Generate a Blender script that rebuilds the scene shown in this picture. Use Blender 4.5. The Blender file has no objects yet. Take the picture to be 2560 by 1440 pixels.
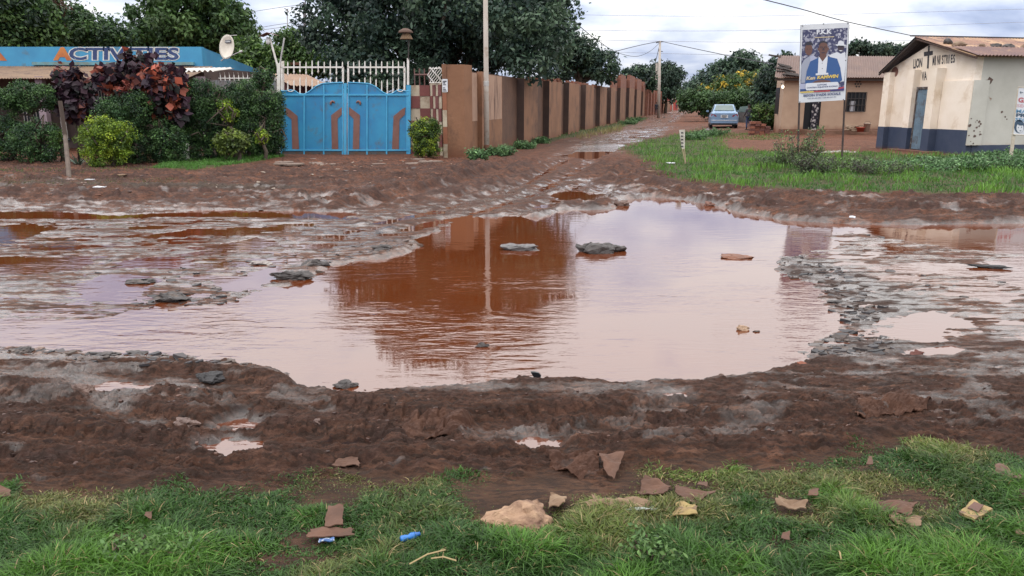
import bpy, math, random
import numpy as np
from mathutils import Vector, Matrix
random.seed(7); RS = np.random.RandomState(7)
S = bpy.context.scene
C = S.collection
# ---------------------------------------------------------------- camera
FP = 1900.0; CH = 1.6; TH = math.radians(13.73)
cam_d = bpy.data.cameras.new('camera'); cam = bpy.data.objects.new('camera', cam_d); C.objects.link(cam)
cam_d.sensor_width = 36; cam_d.lens = 36*FP/2560; cam_d.clip_start = 0.05; cam_d.clip_end = 6000
cam.location = (0, 0, CH); cam.rotation_euler = (math.pi/2-TH, 0, 0); S.camera = cam
# ---------------------------------------------------------------- view, world, sun
S.view_settings.view_transform = 'Standard'; S.view_settings.look = 'None'; S.view_settings.exposure = -0.28; S.view_settings.gamma = 1
SUN_EL, SUN_AZ = math.radians(46), math.radians(-58)
W = bpy.data.worlds.new("World"); S.world = W; W.use_nodes = True
def build_world():
    nt = W.node_tree; N = nt.nodes; L = nt.links; N.clear()
    out = N.new('ShaderNodeOutputWorld')
    sky = N.new('ShaderNodeTexSky'); sky.sky_type = 'NISHITA'; sky.sun_disc = False
    sky.sun_elevation = SUN_EL; sky.sun_rotation = SUN_AZ
    bg = N.new('ShaderNodeBackground'); bg.inputs[1].default_value = 0.1; L.new(sky.outputs[0], bg.inputs[0])
    tc = N.new('ShaderNodeTexCoord')
    sep = N.new('ShaderNodeSeparateXYZ'); L.new(tc.outputs['Generated'], sep.inputs[0])
    def M(op, a, b=None, cl=False):
        m = N.new('ShaderNodeMath'); m.operation = op; m.use_clamp = cl
        for i, v in enumerate((a, b)):
            if v is None: continue
            if isinstance(v, (int, float)): m.inputs[i].default_value = v
            else: L.new(v, m.inputs[i])
        return m.outputs[0]
    z = M('MAXIMUM', sep.outputs[2], 0.0)
    # cloud deck seen in perspective: direction divided by (z + k)
    zz = M('ADD', z, 0.34)
    cx = M('DIVIDE', sep.outputs[0], zz); cy = M('DIVIDE', sep.outputs[1], zz)
    cmb = N.new('ShaderNodeCombineXYZ'); L.new(cx, cmb.inputs[0]); L.new(cy, cmb.inputs[1])
    n1 = N.new('ShaderNodeTexNoise'); n1.inputs['Scale'].default_value = 1.9; n1.inputs['Detail'].default_value = 7; n1.inputs['Roughness'].default_value = .52; n1.inputs['Distortion'].default_value = .25
    mp = N.new('ShaderNodeMapping'); mp.inputs['Location'].default_value = (3.1, 1.7, 0); mp.inputs['Scale'].default_value = (1, 1.1, 1)
    L.new(cmb.outputs[0], mp.inputs[0]); L.new(mp.outputs[0], n1.inputs['Vector'])
    n2 = N.new('ShaderNodeTexNoise'); n2.inputs['Scale'].default_value = 5.0; n2.inputs['Detail'].default_value = 8; n2.inputs['Distortion'].default_value = .3
    L.new(mp.outputs[0], n2.inputs['Vector'])
    f = M('ADD', M('MULTIPLY', n1.outputs[0], 0.72), M('MULTIPLY', n2.outputs[0], 0.28))
    # darker to the left of the view, brighter right
    f = M('ADD', M('ADD', f, M('MULTIPLY', sep.outputs[0], 0.10)), M('MULTIPLY', M('MAXIMUM', M('SUBTRACT', z, 0.13), 0.0), 0.9))
    cr = N.new('ShaderNodeValToRGB'); L.new(f, cr.inputs[0])
    e = cr.color_ramp.elements
    e[0].position = .38; e[0].color = (.30, .37, .56, 1)
    e[1].position = .60; e[1].color = (.985, .975, .975, 1)
    m1 = e.new(.455); m1.color = (.48, .55, .74, 1)
    m2 = e.new(.525); m2.color = (.72, .77, .89, 1)
    # overcast sky gets brighter overhead
    k = M('ADD', M('MULTIPLY', M('POWER', z, 0.6), SKYK), SKY0)
    sc = N.new('ShaderNodeVectorMath'); sc.operation = 'SCALE'; L.new(cr.outputs[0], sc.inputs[0]); L.new(k, sc.inputs['Scale'])
    bg2 = N.new('ShaderNodeBackground'); L.new(sc.outputs[0], bg2.inputs[0]); bg2.inputs[1].default_value = 1
    mx = N.new('ShaderNodeMixShader'); mx.inputs[0].default_value = 0.93
    L.new(bg.outputs[0], mx.inputs[1]); L.new(bg2.outputs[0], mx.inputs[2]); L.new(mx.outputs[0], out.inputs[0])
SKY0, SKYK = 0.98, 2.7
build_world()
sun_d = bpy.data.lights.new('sun', 'SUN'); sun_d.energy = 1.0; sun_d.angle = math.radians(25); sun_d.color = (1, .95, .88)
sun = bpy.data.objects.new('sun', sun_d); C.objects.link(sun)
# sun behind-right of the camera
sd = Vector((math.sin(SUN_AZ)*math.cos(SUN_EL), -math.cos(SUN_AZ)*math.cos(SUN_EL), math.sin(SUN_EL)))
sun.rotation_euler = sd.to_track_quat('Z', 'Y').to_euler(); sun.location = sd*60
# Nishita rotation measured clockwise from +Y
for n in W.node_tree.nodes:
    if n.type == 'TEX_SKY': n.sun_rotation = math.atan2(sd.x, sd.y)
# ---------------------------------------------------------------- photo measurements -> metres
cT, sT = math.cos(TH), math.sin(TH)
def ray(X, Y):
    a = (X-1280)/FP; b = (720-Y)/FP
    return Vector((a, cT+b*sT, -sT+b*cT))
def G(X, Y, z=0.0):
    d = ray(X, Y); t = (z-CH)/d.z; return Vector((d.x*t, d.y*t, z))
def P(X, Y, D):
    d = ray(X, Y); t = D/d.y; return Vector((d.x*t, D, CH+d.z*t))
def onp(X, Y, p0, n):
    d = ray(X, Y); o = Vector((0, 0, CH)); t = (Vector(p0)-o).dot(n)/d.dot(n); return o+d*t
def to_px(x, y, z):
    zz = z-CH; c = y*cT - zz*sT; c = np.where(np.abs(c) < 1e-4, 1e-4, c); v = y*sT+zz*cT
    return 1280+FP*x/c, 720-FP*v/c
# ---------------------------------------------------------------- object helpers
def wloc(o):
    v = Vector((0, 0, 0))
    while o is not None:
        v += Vector(o.location); o = o.parent
    return v
def tag(o, label=None, cat=None, group=None, kind=None):
    if label: o['label'] = label
    if cat: o['category'] = cat
    if group: o['group'] = group
    if kind: o['kind'] = kind
    return o
def thing(name, loc, label, cat, group=None):
    o = bpy.data.objects.new(name, None); C.objects.link(o); o.location = loc; o.empty_display_size = .1
    return tag(o, label, cat, group)
class MB:
    def __init__(s): s.v = []; s.f = []
    def add(s, vs, fs):
        b = len(s.v); s.v += [tuple(p) for p in vs]; s.f += [tuple(i+b for i in q) for q in fs]; return s
    def obox(s, o, u, v, w):
        o, u, v, w = map(Vector, (o, u, v, w))
        if u.cross(v).dot(w) < 0: u, v = v, u
        p = [o, o+u, o+u+v, o+v]; p += [q+w for q in p]
        return s.add(p, [(3, 2, 1, 0), (4, 5, 6, 7), (0, 1, 5, 4), (1, 2, 6, 5), (2, 3, 7, 6), (3, 0, 4, 7)])
    def box(s, c, size, rz=0.0):
        cx, sx = math.cos(rz), math.sin(rz); u = Vector((cx, sx, 0))*size[0]; v = Vector((-sx, cx, 0))*size[1]; w = Vector((0, 0, size[2]))
        return s.obox(Vector(c)-u/2-v/2-w/2, u, v, w)
    def tube(s, pts, rad, n=8, cap=True):
        pts = [Vector(p) for p in pts]; m = len(pts); rad = [rad]*m if isinstance(rad, (int, float)) else rad
        vs = []; prev = None
        for i, p in enumerate(pts):
            t = (pts[min(i+1, m-1)]-pts[max(i-1, 0)]).normalized()
            if prev is None: a = t.cross(Vector((0, 0, 1))); a = a if a.length > .05 else t.cross(Vector((1, 0, 0)))
            else: a = prev - t*prev.dot(t)
            a.normalize(); prev = a; b = t.cross(a)
            for k in range(n):
                q = 2*math.pi*k/n; vs.append(p+(a*math.cos(q)+b*math.sin(q))*rad[i])
        fs = [(i*n+k, i*n+(k+1) % n, (i+1)*n+(k+1) % n, (i+1)*n+k) for i in range(m-1) for k in range(n)]
        if cap: fs += [tuple(range(n-1, -1, -1)), tuple(range((m-1)*n, m*n))]
        return s.add(vs, fs)
    def lathe(s, c, prof, n=16, axis=None):
        c = Vector(c); vs = []
        R = axis.to_track_quat('Z', 'Y').to_matrix() if axis is not None else Matrix.Identity(3)
        for r, z in prof:
            for k in range(n):
                q = 2*math.pi*k/n; vs.append(c+R @ Vector((r*math.cos(q), r*math.sin(q), z)))
        m = len(prof)
        fs = [(i*n+k, i*n+(k+1) % n, (i+1)*n+(k+1) % n, (i+1)*n+k) for i in range(m-1) for k in range(n)]
        fs += [tuple(range(n-1, -1, -1)), tuple(range((m-1)*n, m*n))]
        return s.add(vs, fs)
    def prism(s, poly, w):
        w = Vector(w); p = [Vector(q) for q in poly]; n = len(p)
        return s.add(p+[q+w for q in p], [tuple(range(n-1, -1, -1)), tuple(range(n, 2*n))]+[(i, (i+1) % n, n+(i+1) % n, n+i) for i in range(n)])
    def ngon(s, poly): return s.add(poly, [tuple(range(len(poly)))])
    def grid(s, nu, nv, fn, thick=None):
        vs = [fn(i/(nu-1), j/(nv-1)) for j in range(nv) for i in range(nu)]
        fs = [(j*nu+i, j*nu+i+1, (j+1)*nu+i+1, (j+1)*nu+i) for j in range(nv-1) for i in range(nu-1)]
        if thick is None: return s.add(vs, fs)
        t = Vector(thick); b = len(vs); vs = [Vector(q) for q in vs]; vs += [q+t for q in vs]
        fs += [tuple(b+i for i in reversed(q)) for q in fs]
        ring = list(range(nu))+[j*nu+nu-1 for j in range(1, nv)]+[(nv-1)*nu+i for i in range(nu-2, -1, -1)]+[j*nu for j in range(nv-2, 0, -1)]
        fs += [(ring[(i+1) % len(ring)], ring[i], b+ring[i], b+ring[(i+1) % len(ring)]) for i in range(len(ring))]
        return s.add(vs, fs)
def link(name, me, mat, parent=None, smooth=False):
    o = bpy.data.objects.new(name, me); C.objects.link(o)
    if mat: me.materials.append(mat)
    if parent: o.parent = parent
    if smooth: me.polygons.foreach_set('use_smooth', [True]*len(me.polygons))
    return o
def obj(name, mb, mat, parent=None, smooth=False, local=False):
    off = Vector((0, 0, 0)) if local else wloc(parent)
    me = bpy.data.meshes.new(name)
    me.from_pydata([tuple(Vector(p)-off) for p in mb.v] if not local else mb.v, [], mb.f); me.update()
    return link(name, me, mat, parent, smooth)
def fast(name, V, Q, mat, parent=None, col=None, smooth=False, extra=None):
    """numpy mesh of quads, optional per-vertex colours"""
    off = np.array(wloc(parent)) if parent else np.zeros(3)
    V = (np.asarray(V, float)-off).astype(np.float32); Q = np.asarray(Q, np.int32); k = Q.shape[1]
    me = bpy.data.meshes.new(name); me.vertices.add(len(V)); me.vertices.foreach_set('co', V.ravel())
    me.loops.add(Q.size); me.loops.foreach_set('vertex_index', Q.ravel())
    me.polygons.add(len(Q)); me.polygons.foreach_set('loop_start', np.arange(0, Q.size, k, dtype=np.int32))
    me.polygons.foreach_set('loop_total', np.full(len(Q), k, np.int32))
    me.update(calc_edges=True); me.validate()
    if col is not None:
        a = me.color_attributes.new('tint', 'FLOAT_COLOR', 'POINT'); c4 = np.ones((len(V), 4), np.float32); c4[:, :3] = col; a.data.foreach_set('color', c4.ravel())
    for nm, arr in (extra or {}).items():
        a = me.attributes.new(nm, 'FLOAT', 'POINT'); a.data.foreach_set('value', np.asarray(arr, np.float32))
    return link(name, me, mat, parent, smooth)
def copy_tree(o, parent=None):
    c = o.copy(); C.objects.link(c); c.parent = parent
    for ch in list(o.children): copy_tree(ch, c)
    return c
def text_mb(txt, bl, br, tl, bold=0.0, mb=None, arc=0.0, shear=0.0):
    """flat lettering fitted into the parallelogram bl-br-tl"""
    cu = bpy.data.curves.new('t', 'FONT'); cu.body = txt; cu.size = 1; cu.offset = bold; cu.resolution_u = 3; cu.shear = shear
    o = bpy.data.objects.new('t', cu); C.objects.link(o); bpy.context.view_layer.update()
    me = bpy.data.meshes.new_from_object(o.evaluated_get(bpy.context.evaluated_depsgraph_get()))
    v = [tuple(q.co) for q in me.vertices]; f = [tuple(p.vertices) for p in me.polygons]
    bpy.data.objects.remove(o); bpy.data.curves.remove(cu); bpy.data.meshes.remove(me)
    x0 = min(q[0] for q in v); x1 = max(q[0] for q in v); y0 = min(q[1] for q in v); y1 = max(q[1] for q in v)
    bl, br, tl = Vector(bl), Vector(br), Vector(tl); U = br-bl; Vv = tl-bl; out = []
    for q in v:
        a = (q[0]-x0)/(x1-x0); b = (q[1]-y0)/(y1-y0)
        out.append(bl+U*a+Vv*(b+arc*4*a*(1-a)))
    return (mb or MB()).add(out, f)
# ---------------------------------------------------------------- materials
def newmat(name):
    m = bpy.data.materials.new(name); m.use_nodes = True; nt = m.node_tree; nt.nodes.clear()
    o = nt.nodes.new('ShaderNodeOutputMaterial'); p = nt.nodes.new('ShaderNodeBsdfPrincipled'); nt.links.new(p.outputs[0], o.inputs[0])
    return m, nt, p, o
def mix(nt, f, a, b, typ='MIX'):
    x = nt.nodes.new('ShaderNodeMix'); x.data_type = 'RGBA'; x.blend_type = typ
    for i, v in ((0, f), (6, a), (7, b)):
        if isinstance(v, (int, float)): x.inputs[i].default_value = v
        elif isinstance(v, (tuple, list)): x.inputs[i].default_value = (*v[:3], 1)
        else: nt.links.new(v, x.inputs[i])
    return x.outputs[2]
def noise(nt, scale, detail=4, rough=.6, stretch=(1, 1, 1), dist=0, loc=(0, 0, 0)):
    tc = nt.nodes.new('ShaderNodeTexCoord'); g = nt.nodes.new('ShaderNodeNewGeometry'); mp = nt.nodes.new('ShaderNodeMapping'); n = nt.nodes.new('ShaderNodeTexNoise')
    mp.inputs['Scale'].default_value = stretch; mp.inputs['Location'].default_value = loc
    nt.links.new(g.outputs['Position'], mp.inputs[0]); nt.links.new(mp.outputs[0], n.inputs['Vector'])
    n.inputs['Scale'].default_value = scale; n.inputs['Detail'].default_value = detail; n.inputs['Roughness'].default_value = rough; n.inputs['Distortion'].default_value = dist
    return n.outputs[0]
def ramp(nt, f, lo, hi):
    r = nt.nodes.new('ShaderNodeMapRange'); nt.links.new(f, r.inputs[0]); r.inputs[1].default_value = lo; r.inputs[2].default_value = hi; return r.outputs[0]
def bump(nt, h, strength, dist, prev=None):
    b = nt.nodes.new('ShaderNodeBump'); b.inputs['Strength'].default_value = strength; b.inputs['Distance'].default_value = dist
    nt.links.new(h, b.inputs['Height'])
    if prev is not None: nt.links.new(prev, b.inputs['Normal'])
    return b.outputs[0]
def mk(name, c1, c2=None, scale=3.0, lo=.35, hi=.65, rough=.8, stain=None, sscale=1.2, slo=.5, shi=.7, sstretch=(1, 1, 1), b=0.3, bs=40.0, bd=.004, metal=0.0, ior=1.45, stretch=(1, 1, 1)):
    m, nt, p, o = newmat(name)
    c = mix(nt, ramp(nt, noise(nt, scale, 6, .62, stretch), lo, hi), c1, c2 or tuple(x*.75 for x in c1))
    if stain: c = mix(nt, ramp(nt, noise(nt, sscale, 7, .66, sstretch, .3, (5, 3, 1)), slo, shi), c, stain)
    nt.links.new(c, p.inputs['Base Color']); p.inputs['Roughness'].default_value = rough; p.inputs['Metallic'].default_value = metal; p.inputs['IOR'].default_value = ior
    if b: nt.links.new(bump(nt, noise(nt, bs, 5, .6), b, bd), p.inputs['Normal'])
    return m
def mk_base(name, c1, c2, dirt, ztop, rough=.85, **k):
    """plaster with splashed red mud up to a ragged height (a real stain of wet soil)"""
    m = mk(name, c1, c2, rough=rough, **k); nt = m.node_tree; p = [n for n in nt.nodes if n.type == 'BSDF_PRINCIPLED'][0]
    src = p.inputs['Base Color'].links[0].from_socket
    g = nt.nodes.new('ShaderNodeNewGeometry'); s = nt.nodes.new('ShaderNodeSeparateXYZ'); nt.links.new(g.outputs['Position'], s.inputs[0])
    a = nt.nodes.new('ShaderNodeMath'); a.operation = 'MULTIPLY_ADD'; nt.links.new(noise(nt, 2.5, 6, .65), a.inputs[0]); a.inputs[1].default_value = -1.1*ztop; nt.links.new(s.outputs[2], a.inputs[2])
    r = ramp(nt, a.outputs[0], ztop*.35, -ztop*.45)
    nt.links.new(mix(nt, r, src, dirt), p.inputs['Base Color']); return m
def leafmat(name, rough=.55, trans=.25):
    m, nt, p, o = newmat(name)
    a = nt.nodes.new('ShaderNodeAttribute'); a.attribute_name = 'tint'
    nt.links.new(a.outputs['Color'], p.inputs['Base Color']); p.inputs['Roughness'].default_value = rough; p.inputs['IOR'].default_value = 1.4
    t = nt.nodes.new('ShaderNodeBsdfTranslucent'); nt.links.new(a.outputs['Color'], t.inputs[0])
    x = nt.nodes.new('ShaderNodeMixShader'); x.inputs[0].default_value = trans
    nt.links.new(p.outputs[0], x.inputs[1]); nt.links.new(t.outputs[0], x.inputs[2]); nt.links.new(x.outputs[0], o.inputs[0])
    return m
M_leaf = leafmat('leaf'); M_grass = leafmat('grass_blade', .5, .3)
# ---------------------------------------------------------------- numpy noise
PERM = RS.permutation(256).astype(np.int64); PERM = np.concatenate([PERM, PERM])
GA = RS.rand(256)*2*np.pi; GX, GY = np.cos(GA), np.sin(GA)
def pn(x, y):
    xi = np.floor(x).astype(np.int64); yi = np.floor(y).astype(np.int64); xf = x-xi; yf = y-yi
    u = xf*xf*xf*(xf*(xf*6-15)+10); v = yf*yf*yf*(yf*(yf*6-15)+10)
    def g(i, j):
        h = PERM[(PERM[(xi+i) & 255]+(yi+j)) & 255]; return GX[h]*(xf-i)+GY[h]*(yf-j)
    a = g(0, 0)*(1-u)+g(1, 0)*u; b = g(0, 1)*(1-u)+g(1, 1)*u
    return (a*(1-v)+b*v)*1.5
def fbm(x, y, o=4, r=.5):
    s = 0; a = 1; t = 0
    for i in range(o): s = s+a*pn(x*2**i+17.3*i, y*2**i-9.1*i); t += a; a *= r
    return s/t
def ss(e0, e1, x):
    t = np.clip((x-e0)/(e1-e0), 0, 1); return t*t*(3-2*t)
def poly_sdf(x, y, poly):
    """positive inside"""
    px = np.array([q[0] for q in poly]); py = np.array([q[1] for q in poly]); n = len(poly)
    d = np.full(x.shape, 1e9); ins = np.zeros(x.shape, bool)
    for i in range(n):
        ax, ay, bx, by = px[i], py[i], px[(i+1) % n], py[(i+1) % n]; ex, ey = bx-ax, by-ay
        t = np.clip(((x-ax)*ex+(y-ay)*ey)/(ex*ex+ey*ey+1e-12), 0, 1)
        d = np.minimum(d, (x-ax-t*ex)**2+(y-ay-t*ey)**2)
        c = (ay > y) != (by > y)
        with np.errstate(divide='ignore', invalid='ignore'):
            ins ^= c & (x < (bx-ax)*(y-ay)/(by-ay+1e-15)+ax)
    d = np.sqrt(d); return np.where(ins, d, -d)
def sdf_in(x, y, poly, pad):
    px = [q[0] for q in poly]; py = [q[1] for q in poly]
    m = (x > min(px)-pad) & (x < max(px)+pad) & (y > min(py)-pad) & (y < max(py)+pad)
    r = np.full(x.shape, -pad*1.0)
    if m.any(): r[m] = np.maximum(poly_sdf(x[m], y[m], poly), -pad)
    return r
def line_sd(x, y, line):
    """unsigned distance, signed side and run length along a polyline"""
    best = np.full(x.shape, 1e9); side = np.zeros(x.shape); run = np.zeros(x.shape); acc = 0
    for (ax, ay), (bx, by) in zip(line[:-1], line[1:]):
        ex, ey = bx-ax, by-ay; L = math.hypot(ex, ey)
        t = np.clip(((x-ax)*ex+(y-ay)*ey)/(L*L), 0, 1); dd = np.hypot(x-ax-t*ex, y-ay-t*ey)
        m = dd < best; best[m] = dd[m]; side[m] = np.sign(ex*(y-ay)-ey*(x-ax))[m]; run[m] = (acc+t*L)[m]; acc += L
    return best, side, run
WATER_IOR = 2.3
# ================================================================ GROUND RELIEF
def gp(*pts): return [tuple(G(a, b))[:2] for a, b in pts]
BIG = gp((1045, 615), (1030, 600), (1075, 585), (1150, 545), (1250, 541), (1345, 543), (1400, 527), (1530, 522), (1560, 500), (1620, 492), (1720, 500), (1800, 515), (1860, 532), (1960, 550), (2100, 560), (2300, 562), (2560, 558), (3000, 556),
         (3000, 640), (2560, 632), (2400, 622), (2250, 600), (2160, 582), (2040, 586), (2075, 612), (2010, 630), (1950, 642), (1935, 665), (1975, 690), (2030, 720), (2045, 760), (2095, 805), (2070, 850), (2010, 888),
         (1985, 912), (1900, 930), (1750, 945), (1560, 950), (1420, 948), (1300, 944), (1180, 955), (1080, 962), (990, 972), (900, 976), (770, 968), (700, 930), (560, 905), (400, 885), (230, 880), (60, 868), (-300, 860),
         (-300, 800), (60, 800), (240, 800), (330, 785), (400, 775), (560, 762), (700, 725), (770, 700), (800, 680), (850, 662), (950, 650), (1020, 632))
PUDDLES = [
    gp((-200, 650), (60, 642), (230, 652), (200, 668), (110, 685), (-200, 695)),
    gp((288, 655), (340, 645), (460, 643), (478, 655), (440, 668), (330, 668)),
    gp((400, 585), (480, 574), (600, 573), (720, 566), (730, 572), (600, 588), (450, 592)),
    gp((-300, 535), (100, 528), (300, 538), (500, 525), (760, 527), (900, 532), (860, 545), (500, 542), (200, 548), (-300, 546)),
    gp((190, 720), (260, 690), (330, 686), (400, 700), (330, 745), (210, 745)),
    gp((540, 700), (600, 690), (690, 668), (710, 680), (640, 720), (560, 725)),
    gp((1418, 392), (1450, 372), (1500, 362), (1562, 364), (1545, 378), (1490, 400)),
    gp((1355, 488), (1400, 478), (1470, 480), (1540, 498), (1500, 506), (1410, 500)),
    gp((-200, 570), (80, 560), (130, 570), (60, 600), (-200, 612)),
    gp((180, 965), (300, 955), (440, 962), (470, 972), (380, 985), (250, 990)),
    gp((545, 1058), (610, 1045), (700, 1052), (720, 1062), (620, 1072)),
    gp((470, 1150), (480, 1112), (560, 1095), (640, 1105), (640, 1140), (560, 1160)),
    gp((1290, 1112), (1320, 1096), (1380, 1105), (1390, 1122), (1330, 1128)),
    gp((2205, 690), (2240, 686), (2290, 690), (2280, 700), (2215, 701)),
    gp((2180, 668), (2260, 658), (2420, 663), (2500, 678), (2440, 690), (2260, 680)),
    gp((2480, 655), (2560, 640), (2900, 640), (2900, 735), (2560, 722), (2500, 700)),
    gp((2190, 800), (2260, 780), (2380, 785), (2410, 820), (2330, 850), (2220, 840)),
    gp((750, 500), (800, 488), (840, 492), (830, 505), (770, 508)),
    gp((2240, 878), (2300, 868), (2380, 870), (2360, 884), (2270, 886)),
    gp((1700, 345), (1780, 318), (1800, 322), (1740, 350), (1650, 365)),
    gp((1640, 988), (1700, 978), (1770, 982), (1740, 1000), (1670, 1003)),
    gp((560, 610), (640, 596), (690, 606), (640, 622), (570, 622)),
    gp((1940, 388), (2100, 378), (2190, 384), (2100, 396), (1960, 398)),
]
RIGHTARM = gp((1930, 556), (2300, 562), (2900, 556), (2900, 632), (2560, 628), (2400, 616), (2250, 598), (2100, 578))
WETZ = [gp((-400, 515), (400, 515), (900, 520), (1100, 500), (1250, 470), (1350, 400), (1480, 345), (1600, 322), (1760, 312), (1790, 318), (1640, 345), (1560, 365), (1480, 420), (1500, 455), (1600, 490), (1200, 560), (1050, 600), (800, 690), (800, 960), (600, 960), (-400, 950)),
        gp((1930, 570), (2600, 590), (3000, 590), (3000, 870), (2560, 885), (2000, 905), (1900, 700))]
GRASS_NEAR = [(-500, 1215), (0, 1218), (200, 1232), (420, 1225), (600, 1218), (700, 1215), (760, 1195), (840, 1188), (960, 1195), (1130, 1188), (1200, 1210), (1260, 1215), (1330, 1200), (1380, 1195), (1440, 1215), (1500, 1235), (1545, 1180), (1600, 1160), (1720, 1172), (1850, 1168), (1950, 1175), (2050, 1160), (2140, 1130), (2300, 1118), (2450, 1130), (2560, 1142), (3100, 1140), (3300, 2400), (-900, 2400)]
GRASS_FAR = [(1560, 374), (1610, 352), (1690, 338), (1745, 328), (1790, 330), (1805, 350), (1800, 372), (1840, 384), (2000, 386), (2180, 388), (2300, 400), (2420, 396), (2560, 388), (3200, 380), (3200, 506), (2560, 500), (2400, 498), (2200, 496), (2050, 494), (1930, 486), (1800, 476), (1720, 464), (1630, 432), (1640, 415), (1590, 398)]
BARE = [[(1180, 1235), (1300, 1215), (1420, 1240), (1450, 1290), (1400, 1310), (1390, 1345), (1330, 1368), (1215, 1352), (1180, 1290)],
        [(1470, 1225), (1560, 1205), (1780, 1215), (1790, 1245), (1700, 1262), (1560, 1262), (1470, 1250)],
        [(770, 1250), (850, 1235), (900, 1250), (840, 1280), (780, 1275)], [(700, 1350), (780, 1340), (830, 1375), (760, 1400), (690, 1390)],
        [(640, 1430), (800, 1400), (860, 1440), (640, 1470)], [(2170, 1265), (2290, 1250), (2330, 1290), (2260, 1310), (2180, 1300)],
        [(270, 1365), (330, 1360), (340, 1400), (280, 1400)], [(1930, 1270), (2010, 1270), (2020, 1300), (1950, 1300)]]
gwN = gp(*[(a, min(b, 1900)) for a, b in GRASS_NEAR]); gwF = gp(*GRASS_FAR); bareW = [gp(*b) for b in BARE]
GREEN_LEFT = gp((380, 432), (430, 410), (560, 402), (700, 394), (712, 402), (640, 416), (480, 436))
WALLBASE = gp((1165, 402), (1230, 395), (1330, 365), (1450, 340), (1560, 318), (1625, 296), (1600, 298), (1500, 318), (1350, 345), (1250, 366), (1180, 385))
TRACKS = [  # polyline, width, rut depth, berm, tread
    (gp((-300, 985), (0, 1005), (220, 1030), (450, 1082), (700, 1105), (900, 1120)), .10, .05, .05, .010),
    (gp((430, 955), (600, 985), (780, 1020), (930, 1052), (1060, 1085)), .11, .07, .075, .018),
    (gp((1230, 1078), (1420, 1062), (1650, 1035), (1850, 1000), (2050, 985), (2200, 985)), .11, .06, .065, .016),
    (gp((1500, 1085), (1800, 1030), (2100, 1018), (2350, 1010), (2560, 1000), (2900, 990)), .09, .045, .04, .008),
    (gp((-300, 930), (0, 942), (240, 950), (480, 960), (640, 975)), .09, .035, .055, .006),
    (gp((650, 1120), (900, 1115), (1200, 1100), (1600, 1095), (1900, 1075), (2300, 1060), (2900, 1060)), .10, .035, .035, .006),
    (gp((-300, 1085), (0, 1095), (300, 1130), (600, 1175), (900, 1170)), .10, .03, .03, .006),
    (gp((1880, 905), (2050, 898), (2250, 888), (2500, 880), (2900, 872)), .10, .03, .03, .010),
    (gp((2000, 960), (2180, 935), (2400, 925), (2900, 905)), .14, .02, .08, .0),
    (gp((760, 985), (1000, 985), (1150, 978), (1400, 985), (1700, 975), (1900, 950)), .10, .02, .045, .0),
    (gp((1040, 530), (1150, 505), (1250, 470), (1320, 430), (1390, 390), (1480, 352), (1600, 330), (1780, 312)), .16, .012, .04, .0),
    (gp((1180, 530), (1260, 500), (1340, 450), (1390, 410), (1450, 378), (1560, 346), (1800, 318)), .16, .010, .04, .0),
    (gp((900, 520), (1050, 495), (1180, 462), (1290, 415), (1380, 370), (1500, 335)), .2, .03, .05, .0),
    (gp((-300, 478), (200, 486), (600, 482), (850, 470), (1100, 450), (1250, 415)), .22, .03, .06, .0),
    (gp((-300, 505), (300, 508), (700, 505), (1000, 488)), .18, .03, .05, .0),
    (gp((1500, 430), (1620, 470), (1800, 500), (2000, 520), (2300, 528), (2900, 530)), .2, .03, .05, .0),
    (gp((1560, 455), (1700, 492), (1900, 520), (2150, 540), (2500, 540), (2900, 545)), .15, .02, .06, .0),
]
LANE = [(900, 545), (1060, 515), (1200, 478), (1310, 430), (1400, 385), (1490, 350), (1600, 330), (1700, 320), (1790, 313)]
for k_, (o0, o1) in enumerate(((-70, -26), (-38, -12), (34, 12), (78, 26), (128, 38), (180, 50))):
    ln_ = [(a+(o0+(o1-o0)*i/8)*1.6, b+(o0+(o1-o0)*i/8)*.35) for i, (a, b) in enumerate(LANE)]
    TRACKS.append((gp(*ln_), .15, .030, .060, 0))
for ln_ in ([(-300, 455), (100, 462), (500, 455), (900, 440), (1150, 418)], [(-300, 492), (300, 497), (800, 478), (1100, 455)], [(300, 470), (700, 462), (1000, 450)], [(1620, 440), (1760, 478), (1950, 503), (2300, 510), (2900, 512)], [(1700, 505), (2000, 535), (2300, 540), (2900, 538)]):
    TRACKS.append((gp(*ln_), .14, .03, .06, 0))
for ln_ in ([(-300, 1018), (300, 1000), (900, 1062), (1500, 1050), (2100, 968), (2900, 930)], [(-300, 1062), (400, 1120), (1100, 1130), (1800, 1062), (2900, 1010)], [(-300, 1145), (500, 1190), (1100, 1165), (1700, 1120), (2300, 1085), (2900, 1085)], [(900, 1010), (1500, 1015), (2000, 950), (2900, 890)]):
    TRACKS.append((gp(*ln_), .055, .022, .032, .006))
RUB1 = gp((1945, 655), (2010, 640), (2150, 680), (2300, 725), (2330, 780), (2200, 835), (2100, 800), (2060, 750), (2030, 715), (1970, 695))
RUB2 = gp((2010, 892), (2020, 850), (2100, 838), (2270, 845), (2290, 880), (2120, 900))
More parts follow.
